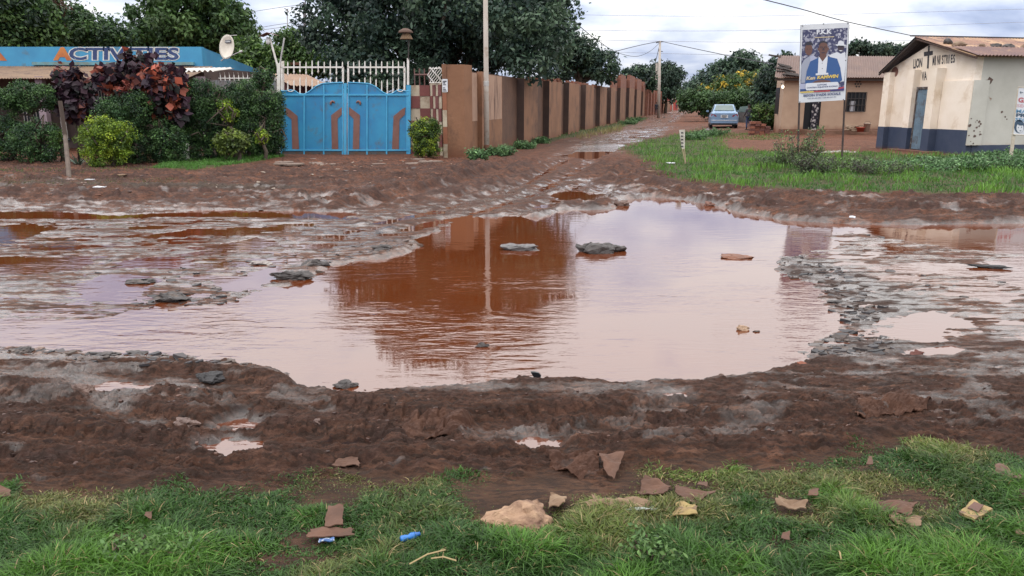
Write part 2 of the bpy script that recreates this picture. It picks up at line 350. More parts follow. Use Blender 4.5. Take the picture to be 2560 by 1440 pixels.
def relief(x, y):
    """height and masks of the ground at world x, y"""
    sh = x.shape; x = x.ravel().astype(float); y = y.ravel().astype(float); near = (y < 30) & (y > 1) & (np.abs(x) < 30)
    d = np.hypot(x, y); fade = 1/(1+(d/60)**2)
    big = fbm(x*.25, y*.3, 3); h = .022+.028*ss(5.5, 9, y)+.012*big+.03*big*ss(6, 12, y)
    dirt = ss(8, 20, y)*.02; h = h+dirt
    wet = .5+.0*x
    # wet, almost drowned flats
    wz = np.full(x.shape, -9.)
    for p in WETZ: wz = np.maximum(wz, sdf_in(x, y, p, 1.5))
    wob = fbm(x*.9+3, y*1.1, 3)*.5; wzm = ss(-.35, .5, wz+wob)
    flat = .0013+.013*fbm(x*.8, y*3.0, 4, .62)+.016*fbm(x*1.6+30, y*8, 4, .62)+.006*fbm(x*7, y*16, 3, .6)
    h = h*(1-wzm)+flat*wzm
    # churned far mud ring
    n_lo = fbm(x*1.3+7, y*2.3+2, 5, .62); n_hi = fbm(x*6+1, y*8, 4, .6); rid = 1-np.abs(fbm(x*2.6, y*5.2+9, 4, .6))*3.2
    gn = sdf_in(x, y, gwN, 2.0); gf = sdf_in(x, y, gwF, 2.0); gl = sdf_in(x, y, GREEN_LEFT, 1.0); gw = sdf_in(x, y, WALLBASE, 1.0)
    gm = np.maximum.reduce([ss(-.06, .10, gn+.12*fbm(x*4, y*4, 3)), ss(-.3, .3, gf+.5*fbm(x*1.2, y*1.2, 3)), ss(-.2, .2, gl+.2*n_lo), ss(-.1, .2, gw+.3*n_lo)])
    mudm = (1-gm)*(1-ss(20, 24, y))
    front = ss(4.9, 4.4, y-.10*x*0)
    amp = np.where(y < 5.2, .012, .045)
    st_ = np.clip(1-np.abs(fbm(x*1.5+2, y*9+11, 4, .6))*4, -1, 1); st2 = fbm(x*5+4, y*19, 4, .62)
    rough_ = mudm*(1-.80*wzm)
    h = h+rough_*(amp*n_lo+.016*n_hi+.020*np.clip(rid, -1, 1)*ss(-.1, .4, n_lo+.2))
    fz = mudm*ss(5.0, 4.3, y)
    clod = fbm(x*11, y*14, 3, .6); h = h+fz*(.022*np.clip(clod, -.1, 1)*ss(-.15, .25, fbm(x*1.5+20, y*4+4, 3))+.016*st_*ss(-.2, .3, n_lo+.1)+.020*st2); bilf = np.abs(fbm(x*3.2+8, y*6, 4, .6)); h = h+mudm*(1-.6*wzm)*ss(9, 13, y)*(.10*bilf+.03*st_)
    h = h+mudm*(1-wzm)*(.006+.012*ss(5.2, 4.4, y))*np.maximum(fbm(x*20, y*26, 3, .6), -.15)
    dark = 0*x; rutw = 0*x
    for ln, w, dp, bm, tr in TRACKS:
        X0 = min(q[0] for q in ln)-.8; X1 = max(q[0] for q in ln)+.8; Y0 = min(q[1] for q in ln)-.8; Y1 = max(q[1] for q in ln)+.8
        m = (x > X0) & (x < X1) & (y > Y0) & (y < Y1)
        if not m.any(): continue
        a, b = x[m], y[m]; dd, sd_, run = line_sd(a+.05*fbm(a*2.2, b*2.2, 3), b+.06*fbm(a*2.2+5, b*2.2, 3), ln)
        var = .55+.6*fbm(a*1.1+ln[0][0], b*2, 2)+.25
        prof = (.85 if ln[0][1] < 6 else 1.0)*(-dp)*np.exp(-(dd/w)**2)+bm*(.85 if ln[0][1] < 6 else 1.0)*np.exp(-((dd-w*1.7)/(w*.55))**2)*np.where(sd_ > 0, 1.0, .45)*np.clip(var, .5, 1.3)
        if tr: prof = prof+tr*.8*np.sign(np.sin(run*2*np.pi/.10+sd_*dd*16))*np.exp(-((dd-w*.9)/(w*.8))**2)*1.1
        h[m] = h[m]+prof*mudm[m]*(1-.5*wzm[m]); rutw[m] = np.maximum(rutw[m], np.exp(-(dd/(w*.9))**2)); dark[m] = np.maximum(dark[m], np.exp(-((dd-w*1.7)/(w*.9))**2)*.8)
    h = h+fz*((.45-2.2*np.abs(fbm(x*6+6, y*24, 5, .64)))*.013+.0075*fbm(x*38, y*44, 3, .65)+.010*np.maximum(fbm(x*16+3, y*30, 3, .6), 0)*ss(-.1, .25, fbm(x*2+9, y*6, 3)))
    h = np.where(y < 5.3, .070*np.tanh(h/.070), h)
    shore = ss(3.80, 4.02, y-.05*fbm(x*1.3, y*1.3, 2))*(y < 5.3)*ss(-1.6, -1.0, x); h = np.where(shore > 0, h*(1-.72*shore)+shore*(.0005+.022*np.maximum(fbm(x*9+5, y*15, 4, .6)-.05, 0)+.012*n_lo+.007*st2), h)
    # cut bank before the near grass on the right
    bank = line_sd(x, y, gp((1500, 1150), (1700, 1125), (1900, 1118), (2080, 1105), (2300, 1085)))[0]; h = h+mudm*.03*np.exp(-(bank/.10)**2)
    fl = ss(5.0, 4.4, y)*(1-gm); hc = np.maximum(h, 0)*1.12+.010+.012*np.log1p(np.exp(np.clip(h/.012, -30, 30)))-.012*np.maximum(h, 0)/.012; h = h*(1-fl)+np.where(fl > 0, hc, 0)*fl-.003*fl; h = h+fl*mudm*(.011*np.clip(.5-3*np.abs(fbm(x*3.5+13, y*26, 4, .6)), -.5, .5)+.006*fbm(x*24, y*34, 3, .65)+.010*np.maximum(fbm(x*13+40, y*20, 3, .6)-.12, 0)*3)
    # puddles
    pd = sdf_in(x, y, BIG, 1.5)+(.09+.14*wzm)*fbm(x*2.6, y*4.2, 4, .62)+.02*n_hi
    s = ss(-.10, .16, pd); h = h*(1-s)-.07*s; wetp = ss(-.16, .05, pd)
    for i, p in enumerate([RIGHTARM]+PUDDLES):
        q = sdf_in(x, y, p, .8)+.17*fbm(x*2.1+i, y*3.5, 4, .6); s = ss(-.06, .10, q); h = h*(1-s)-.035*s; wetp = np.maximum(wetp, ss(-.10, .05, q))
    rub = np.maximum(sdf_in(x, y, RUB1, .6), sdf_in(x, y, RUB2, .6)); rbm = ss(-.12, .12, rub+.30*fbm(x*2.5, y*5, 4)); h = np.maximum(h, (.006+.028*fbm(x*4, y*9, 4, .6))*rbm-.05*(1-rbm))
    # near bank rises to the grass
    h = h+gm*np.where(y < 6, .012+.03*fbm(x*1.8, y*1.8, 3)+.03*ss(.1, .8, gn), .05+.04*fbm(x*.8, y*.8, 3))
    far = ss(22, 30, y); h = h*(1-far)+far*(.03+.03*fbm(x*.4, y*.4, 4)*fade*4)
    # colours (albedo)
    def c(*t): return np.array(t)[None, :]
    k = lambda v: v[:, None]
    nA = fbm(x*.8+3, y*1.6, 4); nB = fbm(x*3, y*5+8, 4, .6)
    mud = c(.132, .062, .040)*k(.85+.6*nB)+c(.03, .012, .004)*k(nA); mud = mud*k(1-.30*ss(5.2, 4.2, y)); nC = fbm(x*4+31, y*20+5, 5, .68); cr_ = ss(.02, .28, nC)*mudm*(1-.6*wzm)*ss(6, 4.8, y); mud = mud*k(1-.6*cr_)+c(.15, .085, .06)*k(ss(.1, .4, -nC)*.35*ss(6, 4.8, y))
    grey = c(.085, .060, .050); red = c(.175, .066, .036)
    rr = ss(17.5, 20.5, y+.6*nA)*.85; rr = np.maximum(rr, ss(7.5, 11, y)*.35)
    roadm = ss(.6, -.6, np.abs(x-(.243*y-4.0))-2.0)*ss(16, 30, y); rr = np.clip(np.maximum(rr, ss(26, 34, y)*.8)-roadm*.35, 0, 1)
    col = mud*(1-k(rr))+red*k(rr)*k(.85+.5*nB)
    gz = ss(.05, .35, nB+.3*nA)*wzm*.35+0*n_lo; col = col*(1-k(gz))+grey*k(gz)
    dk = np.clip(dark*ss(-.2, .3, nB)+ss(.12, .4, n_lo)*mudm*.45*(1-wzm), 0, 1)*.85; col = col*(1-k(dk))+c(.05, .029, .025)*k(dk)
    col = col*(1-k(rbm*.7))+c(.032, .026, .025)*k(rbm*.7); ol = ss(.6, .1, line_sd(x, y, gp((-300, 470), (200, 472), (450, 476), (700, 480)))[0]+.3*nB)*.65; fv = ss(-.10, .08, fbm(x*1.4+60, y*3.4+7, 5, .65)+.25*n_lo)*mudm*ss(8, 10.5, y)*(1-.4*wzm)*(1-.5*rr)*.9; col = col*(1-k(fv))+c(.045, .024, .021)*k(fv); col = col*(1-k(ol))+c(.06, .055, .045)*k(ol)
    soil = c(.085, .045, .028)*k(.8+.8*nB); soilf = c(.075, .085, .028)*k(.8+.6*nB)
    gc = np.where(k(y < 6), soil, soilf); col = col*(1-k(gm))+gc*k(gm)
    wet = np.clip(.60+.35*wzm-.9*gm-ss(13.5, 19, y)*.55+roadm*.7+.6*nA-dk*.8-ss(3.9, 3.2, y)*.15, 0, 1); wet = np.maximum(wet, wetp*.8*(1-gm)); nw = ss(-.12, .30, fbm(x*1.0+90, y*4.5, 4, .6)); wet = np.clip(wet+.15*ss(3.75, 4.0, y)*(y < 5), 0, 1); wet = np.clip(wet+.15*rutw*mudm*ss(5, 8, y), 0, 1); wet = np.where(y > 4.6, wet, wet*(.60+.42*nw)); wet = np.where((y > 5.3)&(wetp < .3), wet*(1-(1-wzm)*(.55-.4*nw)), wet); sk = ss(-.16, .16, fbm(x*1.2+70, y*7+3, 5, .68)+.3*fbm(x*6, y*22, 3)); wet = np.where(wetp < .5, wet*(1-wzm*.62*(1-sk)), wet)
    wet = np.where((y < 4.6) & (wetp < .5), np.minimum(wet, .56+.16*ss(4.0, 4.5, y)), wet)
    return h.reshape(sh), np.clip(col, .01, 1), wet, gm, wzm
def hz(x, y):
    return float(relief(np.array([float(x)]), np.array([float(y)]))[0][0])
def GH(X, Y):
    p = G(X, Y); h = max(hz(p.x, p.y), 0); return G(X, Y, h)
def on(x, y): return Vector((x, y, max(hz(x, y), 0)))
# sheet: rows spaced by viewing angle so that the grain of the mesh is even over its whole depth
ang = np.concatenate([np.radians(np.linspace(75, 36, 40)), np.radians(np.linspace(35.9, 14, 600)), np.radians(np.linspace(13.95, 6, 170)), np.radians(np.linspace(5.95, 1.5, 190)), np.radians(np.array([1.4, 1.3, 1.2, 1.1, 1, .9, .8, .7, .6, .5, .4, .3, .2, .1, .04]))])
rowy = 1.6/np.tan(ang); NR = len(rowy)
cols = np.concatenate([np.linspace(-3.2, -1.02, 50), np.linspace(-1.0, -.77, 70), np.linspace(-.765, .765, 1230), np.linspace(.77, 1.0, 70), np.linspace(1.02, 3.2, 50)]); NC = len(cols)
YY, XX = np.meshgrid(rowy, cols, indexing='ij'); XX = XX*(YY+.35)
hh, gcol, gwet, ggm, gwz = relief(XX, YY)
V = np.stack([XX.ravel(), YY.ravel(), hh.ravel()], 1)
i0 = (np.arange(NR-1)[:, None]*NC+np.arange(NC-1)[None, :]).ravel(); Q = np.stack([i0, i0+1, i0+NC+1, i0+NC], 1)
# close strip behind the camera
M_ground, nt, pb, mo = newmat('wet_earth')
at = nt.nodes.new('ShaderNodeAttribute'); at.attribute_name = 'tint'; aw = nt.nodes.new('ShaderNodeAttribute'); aw.attribute_name = 'wet'
nf = noise(nt, 8, 9, .74, (.7, 2.0, 1), .2); nf2 = noise(nt, 26, 7, .7, (.55, 1.9, 1), .3)
cc = mix(nt, 1.0, at.outputs['Color'], mix(nt, ramp(nt, nf, .3, .7), (.50, .48, .47), (1.5, 1.47, 1.42)), 'MULTIPLY')
cc = mix(nt, ramp(nt, nf2, .48, .56), cc, mix(nt, .8, cc, (.034, .020, .015)))
nt.links.new(cc, pb.inputs['Base Color'])
mm = nt.nodes.new('ShaderNodeMath'); mm.operation = 'MULTIPLY_ADD'; nt.links.new(noise(nt, 3.5, 6, .65, (1, 2, 1), .3), mm.inputs[0]); mm.inputs[1].default_value = .9; mm.inputs[2].default_value = -.45
ma = nt.nodes.new('ShaderNodeMath'); ma.operation = 'ADD'; nt.links.new(aw.outputs['Fac'], ma.inputs[0]); nt.links.new(mm.outputs[0], ma.inputs[1])
rg = nt.nodes.new('ShaderNodeMapRange'); nt.links.new(ma.outputs[0], rg.inputs[0]); rg.inputs[1].default_value = .25; rg.inputs[2].default_value = .95; rg.inputs[3].default_value = .9; rg.inputs[4].default_value = .35
nt.links.new(rg.outputs[0], pb.inputs['Roughness']); pb.inputs['IOR'].default_value = 1.32
cw_ = nt.nodes.new('ShaderNodeMapRange'); nt.links.new(ma.outputs[0], cw_.inputs[0]); cw_.inputs[1].default_value = .38; cw_.inputs[2].default_value = .80
nt.links.new(cw_.outputs[0], pb.inputs['Coat Weight']); pb.inputs['Coat Roughness'].default_value = .10; pb.inputs['Coat IOR'].default_value = 1.7
nt.links.new(bump(nt, noise(nt, 20, 8, .68, (1, 1.6, 1)), .6, .011), pb.inputs['Coat Normal'])
b1 = bump(nt, noise(nt, 17, 9, .74, (1, 1.4, 1)), 1.0, .03); b2 = bump(nt, noise(nt, 70, 5, .65), .8, .008, b1); nt.links.new(b2, pb.inputs['Normal'])
road_face = (ggm.reshape(-1)[Q].mean(1) < .5) & (V[Q].mean(1)[:, 1] > 1.2)
def sub(name, faces):
    u, inv = np.unique(Q[faces], return_inverse=True)
    o = fast(name, V[u], inv.reshape(-1, 4), M_ground, col=gcol[u], extra={'wet': gwet[u]}, smooth=True); return tag(o, kind='structure')
sub('road', road_face); sub('ground', ~road_face)
bk = MB().grid(9, 9, lambda a, b: (-60+120*a, -60+(60+.3)*b, -.25)); o = obj('ground', bk, mk('earth', (.12, .07, .045))); tag(o, kind='structure')
# ---------------------------------------------------------------- water
M_water, nt, pb, mo = newmat('muddy_water')
nt.links.new(mix(nt, ramp(nt, noise(nt, .8, 4), .3, .7), (.110, .028, .008), (.092, .023, .007)), pb.inputs['Base Color'])
pb.inputs['Roughness'].default_value = .025; pb.inputs['IOR'].default_value = WATER_IOR
g = nt.nodes.new('ShaderNodeNewGeometry'); sx = nt.nodes.new('ShaderNodeSeparateXYZ'); nt.links.new(g.outputs['Position'], sx.inputs[0])
near = nt.nodes.new('ShaderNodeMapRange'); nt.links.new(sx.outputs[1], near.inputs[0]); near.inputs[1].default_value = 9.3; near.inputs[2].default_value = 6.5; near.inputs[3].default_value = .10; near.inputs[4].default_value = 1
rp = noise(nt, 3.4, 3, .5, (1.0, 2.6, 1), .5); pm = ramp(nt, noise(nt, .7, 3, .5), .40, .62)
ml = nt.nodes.new('ShaderNodeMath'); ml.operation = 'MULTIPLY'; nt.links.new(near.outputs[0], ml.inputs[0]); nt.links.new(pm, ml.inputs[1])
m3 = nt.nodes.new('ShaderNodeMath'); m3.operation = 'MULTIPLY_ADD'; nt.links.new(ml.outputs[0], m3.inputs[0]); m3.inputs[1].default_value = .62; m3.inputs[2].default_value = .03
bb = nt.nodes.new('ShaderNodeBump'); bb.inputs['Distance'].default_value = .013; nt.links.new(m3.outputs[0], bb.inputs['Strength']); nt.links.new(rp, bb.inputs['Height'])
bb2 = nt.nodes.new('ShaderNodeBump'); bb2.inputs['Distance'].default_value = .004; nt.links.new(m3.outputs[0], bb2.inputs['Strength']); nt.links.new(noise(nt, 14, 3, .5, (.5, 2.0, 1)), bb2.inputs['Height']); nt.links.new(bb.outputs[0], bb2.inputs['Normal'])
nt.links.new(bb2.outputs[0], pb.inputs['Normal'])
o = obj('water', MB().grid(5, 5, lambda a, b: (-22+48*a, 2.6+24*b, 0.0)), M_water); tag(o, kind='structure')
o = obj('water', MB().grid(3, 3, lambda a, b: (5+13*a, 26.7+24*b, 0.0)), M_water); tag(o, kind='structure')
# ================================================================ GRASS
def blades(name, x, y, length, width, colr, lean=.5, mat=None):
    n = len(x); z = np.concatenate([relief(x[i:i+200000], y[i:i+200000])[0] for i in range(0, n, 200000)])-.005
    th = 9*fbm(x*3.2, y*3.2, 2)+RS.rand(n)*4.6; ph = RS.rand(n)*2*np.pi; ln = length*(1+0*x)
    dx, dy = np.cos(th), np.sin(th); wx, wy = np.cos(ph)*width*.5, np.sin(ph)*width*.5; le = lean*(.3+RS.rand(n))
    pts = []
    for t, w in ((0, 1.), (.4, .9), (.75, .6), (1., .12)):
        r = ln*le*t**1.7; zz = ln*t*np.clip(1-.42*le*t*t, .25, 1)
        for s in (-1, 1): pts.append(np.stack([x+dx*r+s*wx*w, y+dy*r+s*wy*w, z+zz], 1))
    Vg = np.stack(pts, 1).reshape(-1, 3); b = np.arange(n)[:, None]*8
    Qg = np.concatenate([b+np.array([[0, 1, 3, 2]]), b+np.array([[2, 3, 5, 4]]), b+np.array([[4, 5, 7, 6]])], 1).reshape(-1, 4)
    return tag(fast(name, Vg, Qg, mat or M_grass, col=np.repeat(colr, 8, 0)), kind='stuff')
def scatter(poly, n, keep):
    px = [q[0] for q in poly]; py = [q[1] for q in poly]
    x = RS.uniform(min(px), max(px), n); y = RS.uniform(min(py), max(py), n); m = poly_sdf(x, y, poly) > 0; x, y = x[m], y[m]
    m = keep(x, y) > RS.rand(len(x)); return x[m], y[m]
nearP = gp((-500, 1130), (3150, 1080), (3250, 1660), (-600, 1660))
def keepN(x, y):
    a = ss(-.02, .10, poly_sdf(x, y, gwN)-.03+.22*fbm(x*3, y*3, 3))
    for bw in bareW: a = a*(1-.93*ss(-.03, .05, poly_sdf(x, y, bw)+.05*fbm(x*7, y*7, 2)))
    return a*(.35+.65*ss(-.38, -.02, fbm(x*3.2+2, y*3.2, 3)))
x, y = scatter(nearP, 560000, keepN)
n1 = fbm(x*1.6+11, y*1.9, 3); n2 = fbm(x*6, y*6, 2); yel = ss(.0, .38, fbm(x*1.3+50, y*1.6+3, 3)+ss(-1.0, -2.6, x)*ss(2.9, 3.2, y)*.5); r = RS.rand(len(x))
edge = ss(0, .35, poly_sdf(x, y, gwN)); nb_ = np.ones(len(x))
for bw in bareW: nb_ = np.minimum(nb_, .35+.65*ss(0, .16, -poly_sdf(x, y, bw)))
len_ = (.032+.050*ss(-.25, .35, n1)+.030*n2)*(.45+.9*RS.rand(len(x)))*(.42+.58*edge)*nb_
base = np.array([[.036, .092, .017]])*(.4+1.1*r[:, None]); bright = np.array([[.085, .20, .022]]); yl = np.array([[.20, .17, .055]]); dry = np.array([[.32, .25, .12]])
cg = base*(1-ss(0, .4, n1)[:, None])+bright*(.6+.7*r[:, None])*ss(0, .4, n1)[:, None]
cg = cg*(1-.5*yel[:, None])+yl*(.5+.9*r[:, None])*.5*yel[:, None]; dm = (RS.rand(len(x)) < .04+.10*yel); cg[dm] = dry*(.5+.7*RS.rand(dm.sum(), 1))
blades('grass', x, y, len_, .0034+.0034*RS.rand(len(x)), cg, 1.15)
farP = gp((1500, 326), (3100, 326), (3100, 515), (1500, 515))
def keepF(x, y): return ss(-.3, .25, poly_sdf(x, y, gwF)+.6*fbm(x*1.3, y*1.3, 3))*(.6+.4*ss(-.2, .1, fbm(x*2, y*2, 2)))*np.clip(250/(y*y), .2, 1)
x, y = scatter([tuple(q) for q in farP], 420000, keepF); n1 = fbm(x*.9+4, y*.9, 3); r = RS.rand(len(x))[:, None]
cg = np.array([[.060, .150, .028]])*(.6+.8*r); b_ = ss(-.05, .3, n1)[:, None]; cg = cg*(1-b_)+np.array([[.115, .24, .035]])*(.7+.6*r)*b_
dkz = ss(.10, .3, fbm(x*1.2+30, y*2.2, 3))[:, None]; cg = cg*(1-.65*dkz)+np.array([[.04, .085, .035]])*.65*dkz
blades('grass', x, y, (.05+.12*ss(-.2, .4, n1)*np.clip(y/14, .5, 1.2))*(.6+.7*RS.rand(len(x))), .010+.010*RS.rand(len(x)), cg, .55)
def strip(poly, n, ln, w, c, keep=None):
    x, y = scatter(poly, n, keep or (lambda a, b: ss(-.35, .1, fbm(a*1.5, b*1.5, 3)))); blades('grass', x, y, ln*(.5+RS.rand(len(x))), w, np.array([c])*(.6+.9*RS.rand(len(x), 1)), .6)
strip(GREEN_LEFT, 16000, .07, .014, (.07, .17, .03)); strip(gp((-100, 440), (180, 448), (420, 432), (420, 425), (170, 436), (-100, 430)), 2500, .04, .014, (.08, .12, .035))
strip(gp((-200, 480), (200, 478), (520, 474), (520, 458), (200, 455), (-200, 460)), 4500, .028, .012, (.085, .085, .035))
strip(WALLBASE, 14000, .16, .02, (.055, .14, .035)); strip(gp((1440, 345), (1560, 318), (1555, 330), (1450, 352)), 3000, .3, .02, (.22, .20, .08))
strip(gp((1790, 335), (1960, 335), (1960, 350), (1900, 352), (1790, 348)), 3500, .08, .02, (.10, .15, .04))
# ================================================================ PLANTS
def leaves(centers, radii, per, size, cols, up=.35, asp=.55, flat=.85, seed=0):
    """leaf quads round many cluster centres; returns V, Q, colours"""
    R = np.random.RandomState(seed); n = len(centers); c = np.repeat(centers, per, 0); rr = np.repeat(radii, per)
    d = R.normal(size=(n*per, 3)); d /= np.linalg.norm(d, axis=1)[:, None]; rad = R.rand(n*per)**.45
    p = c+d*(rr*rad)[:, None]*np.array([1, 1, flat])
    nrm = d*.7+R.normal(size=d.shape)*.55+np.array([0, 0, up]); nrm /= np.linalg.norm(nrm, axis=1)[:, None]
    t = np.cross(nrm, R.normal(size=d.shape)); t /= np.linalg.norm(t, axis=1)[:, None]; t[:, 2] -= .35; t /= np.linalg.norm(t, axis=1)[:, None]; s = np.cross(nrm, t)
    L = (size*(.6+.8*R.rand(n*per)))[:, None]; w = L*asp*.5
    Vv = np.stack([p, p+t*L*.45+s*w, p+t*L, p+t*L*.45-s*w], 1).reshape(-1, 3); Qq = np.arange(len(p)*4).reshape(-1, 4)
    cl = np.array(cols); ci = R.randint(0, len(cl), n); cc = cl[ci]*(.65+.7*R.rand(n, 1)); cc = np.repeat(cc, per, 0)*(.6+.8*R.rand(n*per, 1))
    m = R.rand(n*per) < .15; cc[m] = cl[R.randint(0, len(cl), m.sum())]
    return Vv, Qq, np.repeat(cc, 4, 0)
def blobpts(ells, n, seed, shell=.55, low=-.9):
    R = np.random.RandomState(seed); out = []; vol = np.array([e[1][0]*e[1][1]*e[1][2] for e in ells])**.66; vol = vol/vol.sum()
    for (c, r), v in zip(ells, vol):
        k = max(3, int(n*v)); d = R.normal(size=(k*3, 3)); d /= np.linalg.norm(d, axis=1)[:, None]; d = d[d[:, 2] > low][:k]
        q = shell+(1-shell)*R.rand(len(d))**.6; q = q*(1+.16*np.array([math.sin(5*a+seed)*math.cos(4*b+1.3*seed) for a, b in zip(d[:, 0], d[:, 1]+d[:, 2])]))
        out.append(np.array(c)+d*q[:, None]*np.array(r))
    return np.concatenate(out)
M_bark = mk('bark', (.11, .085, .065), (.06, .045, .035), 9, rough=.95, b=.8, bs=20, bd=.02, stretch=(1, 1, .3))
DG = [(.030, .065, .026), (.048, .100, .036), (.075, .135, .042), (.020, .045, .026)]
BG = [(.026, .052, .036), (.044, .082, .052), (.068, .112, .066), (.017, .036, .030)]
MG = [(.040, .085, .022), (.065, .125, .030), (.095, .16, .035), (.025, .055, .02)]
LG = [(.07, .14, .03), (.11, .20, .04), (.15, .24, .05), (.04, .09, .025)]
YG = [(.16, .25, .02), (.24, .32, .025), (.10, .17, .02), (.06, .11, .02)]
def tree(label, px, D, ells, n, per, size, cols, seed, crad=.5, group=None, cat='tree', name='tree', base=None, asp=.5, shell=.5, trunk=.22):
    """ells: (cx, cy, rx, ry) in photo pixels at distance D, turned into metres"""
    k = D/FP; E = []
    for e in ells:
        c = P(e[0], e[1], D); rx = e[2]*k; rz = e[3]*k; E.append(((c.x, D+(e[4] if len(e) > 4 else 0), c.z), (rx, min(rx, rz*1.6), rz)))
    bx = P(px, 300, D).x; root = thing(name, (bx, D, 0), label, cat, group)
    pts = blobpts(E, n, seed, shell); R = np.random.RandomState(seed); rad = crad*(.6+.8*R.rand(len(pts)))
    Vv, Qq, cc = leaves(pts, rad, per, size, cols, seed=seed, asp=asp)
    m = Vv.reshape(-1, 4, 3)[:, :, 2].min(1) > .02; Qq = Qq[m]
    fast('crown', Vv, Qq, M_leaf, root, cc)
    tm = MB(); zc = min(e[0][2]-e[1][2]*.4 for e in E); zc = max(zc, .6)
    tm.tube([(bx, D, -.1), (bx+.08, D, zc*.5), (bx-.05, D, zc)], [trunk*1.25, trunk, trunk*.75], 8)
    for q in pts[R.permutation(len(pts))[:14]]:
        mid = Vector((bx, D, zc)).lerp(Vector(q), .5)+Vector(R.normal(size=3)*.2); tm.tube([(bx, D, zc*.8), mid, q], [trunk*.55, trunk*.3, .03], 6)
    obj('trunk', tm, M_bark, root, smooth=True); return root
# large trees behind the compounds
tree('huge dark leafy tree behind the blue gate and mud wall', 1090, 34, [(1090, 20, 270, 150), (950, -50, 150, 120), (1260, -30, 180, 150), (1100, -150, 190, 150), (1000, 110, 150, 75), (1300, 80, 130, 95, -3), (1330, 140, 60, 75, -5), (850, 60, 85, 85), (1180, 120, 140, 90), (930, 165, 90, 50, -2), (1060, 180, 70, 45, -3), (950, 205, 60, 30, -3), (880, 190, 45, 30, -2), (1040, 215, 40, 22, -4), (1380, 20, 60, 60), (1230, -140, 120, 120), (980, -130, 100, 100)], 950, 105, .20, BG, 3, .62, trunk=.42, shell=.35)
tree('broad domed mango tree standing behind the blue parapet', 480, 48, [(480, 50, 135, 75), (400, 75, 60, 60), (560, 80, 72, 60), (480, -5, 85, 45), (585, 110, 45, 40), (440, 100, 100, 45)], 420, 70, .27, DG[:3]+MG[:2], 5, .62, trunk=.35)
tree('tall green tree filling the top left corner', 30, 40, [(30, 40, 115, 75), (-40, 0, 120, 100), (95, 95, 60, 45), (20, 100, 80, 40)], 330, 70, .24, DG+MG[:2], 6, .55, trunk=.35)
tree('tree with reddish brown dry leaves behind corner tree', 112, 42, [(105, 10, 42, 38), (122, 40, 22, 24)], 70, 55, .22, [(.10, .05, .035), (.14, .075, .045), (.05, .05, .03)], 7, .42)
tree('low bushy green tree between corner tree and mango', 200, 45, [(185, 60, 50, 45), (240, 90, 70, 42), (160, 90, 60, 40), (300, 100, 45, 30)], 210, 65, .22, DG+MG[:2], 8, .5)
tree('pale green young tree behind the satellite dish', 620, 36, [(615, 140, 45, 45), (655, 160, 60, 38), (590, 160, 40, 35)], 130, 60, .19, LG+MG, 9, .42)
tree('light green tree under the bare utility pole', 745, 38, [(735, 120, 42, 36), (765, 155, 50, 40), (700, 150, 45, 40), (715, 95, 20, 18), (800, 150, 40, 40)], 150, 60, .19, MG+LG[:1], 10, .42)
tree('dark green tree behind the middle of the mud wall', 1450, 52, [(1440, 140, 60, 45), (1420, 115, 35, 28), (1495, 165, 52, 38), (1390, 165, 50, 45)], 200, 60, .25, BG+DG[:1], 11, .5)
tree('small dark tree above the raised brick wall top', 1600, 95, [(1590, 182, 32, 18), (1615, 195, 25, 22)], 60, 45, .40, BG, 12, .7)
tree('round dark tree behind the distant concrete pole', 1662, 115, [(1662, 205, 42, 45), (1650, 175, 22, 20), (1685, 190, 20, 28), (1640, 225, 30, 28)], 170, 55, .42, BG, 13, .9)
tree('tall blunt dark tree far down the lane', 1722, 190, [(1722, 232, 24, 24), (1745, 225, 16, 16)], 80, 45, .6, BG, 14, 1.0)
tree('wide dark dome tree behind the flowering bushes', 1835, 90, [(1850, 175, 55, 38), (1800, 200, 50, 40), (1885, 195, 40, 35), (1760, 225, 45, 25), (1845, 150, 28, 15)], 260, 60, .38, BG, 15, .8)
tree('dark tree rising behind left end of the brown house', 1975, 62, [(1965, 165, 26, 30), (1940, 200, 38, 38), (1925, 235, 35, 40)], 150, 60, .3, BG, 16, .6)
tree('flat topped tree behind roof between billboard and church', 2150, 75, [(2150, 122, 32, 16), (2185, 130, 30, 12), (2225, 125, 35, 14), (2255, 135, 30, 18)], 120, 50, .32, BG, 17, .5)
for i, (a, b, lab) in enumerate(((1690, 262, 'far low tree closing the lane on its left'), (1755, 262, 'far low tree closing the lane on its right'))):
    tree(lab, a, 240, [(a, b-25, 35, 18), (a+20, b-14, 25, 12)], 60, 40, .9, BG, 20+i, 1.5)
# bushes: labels, base pixel, distance, ellipsoids
def bush(label, px, D, ells, n, per, size, cols, seed, crad=.16, group=None, name='shrub', cat='shrub', asp=.6, shell=.6):
    return tree(label, px, D, ells, n, per, size, cols, seed, crad, group, cat, name, asp=asp, shell=shell, trunk=.05)
bush('yellow flowering bush standing beyond the silver car', 1830, 74, [(1830, 225, 55, 32), (1780, 240, 40, 28), (1880, 215, 40, 35)], 220, 45, .26, [(.05, .10, .03), (.04, .08, .03), (.50, .36, .05), (.08, .13, .03), (.05, .09, .03)], 30, .5)
bush('dull green hedge mound behind the silver car', 1820, 66, [(1820, 262, 70, 32), (1870, 260, 42, 36), (1760, 255, 45, 24), (1730, 250, 30, 22)], 300, 50, .22, [(.05, .10, .035), (.07, .13, .045), (.035, .07, .03)], 31, .42)
bush('bright green round bush between car and brown house', 1908, 44, [(1908, 285, 26, 24), (1925, 300, 18, 20)], 70, 60, .13, MG, 32, .26)
HG = [(.028, .068, .026), (.046, .100, .032), (.070, .14, .040), (.017, .042, .02)]
bush('clipped dark green shrub at the left picture edge', 10, 20.0, [(-10, 375, 50, 34), (-10, 290, 55, 50), (10, 340, 45, 40), (5, 250, 30, 22)], 130, 85, .05, HG, 40)
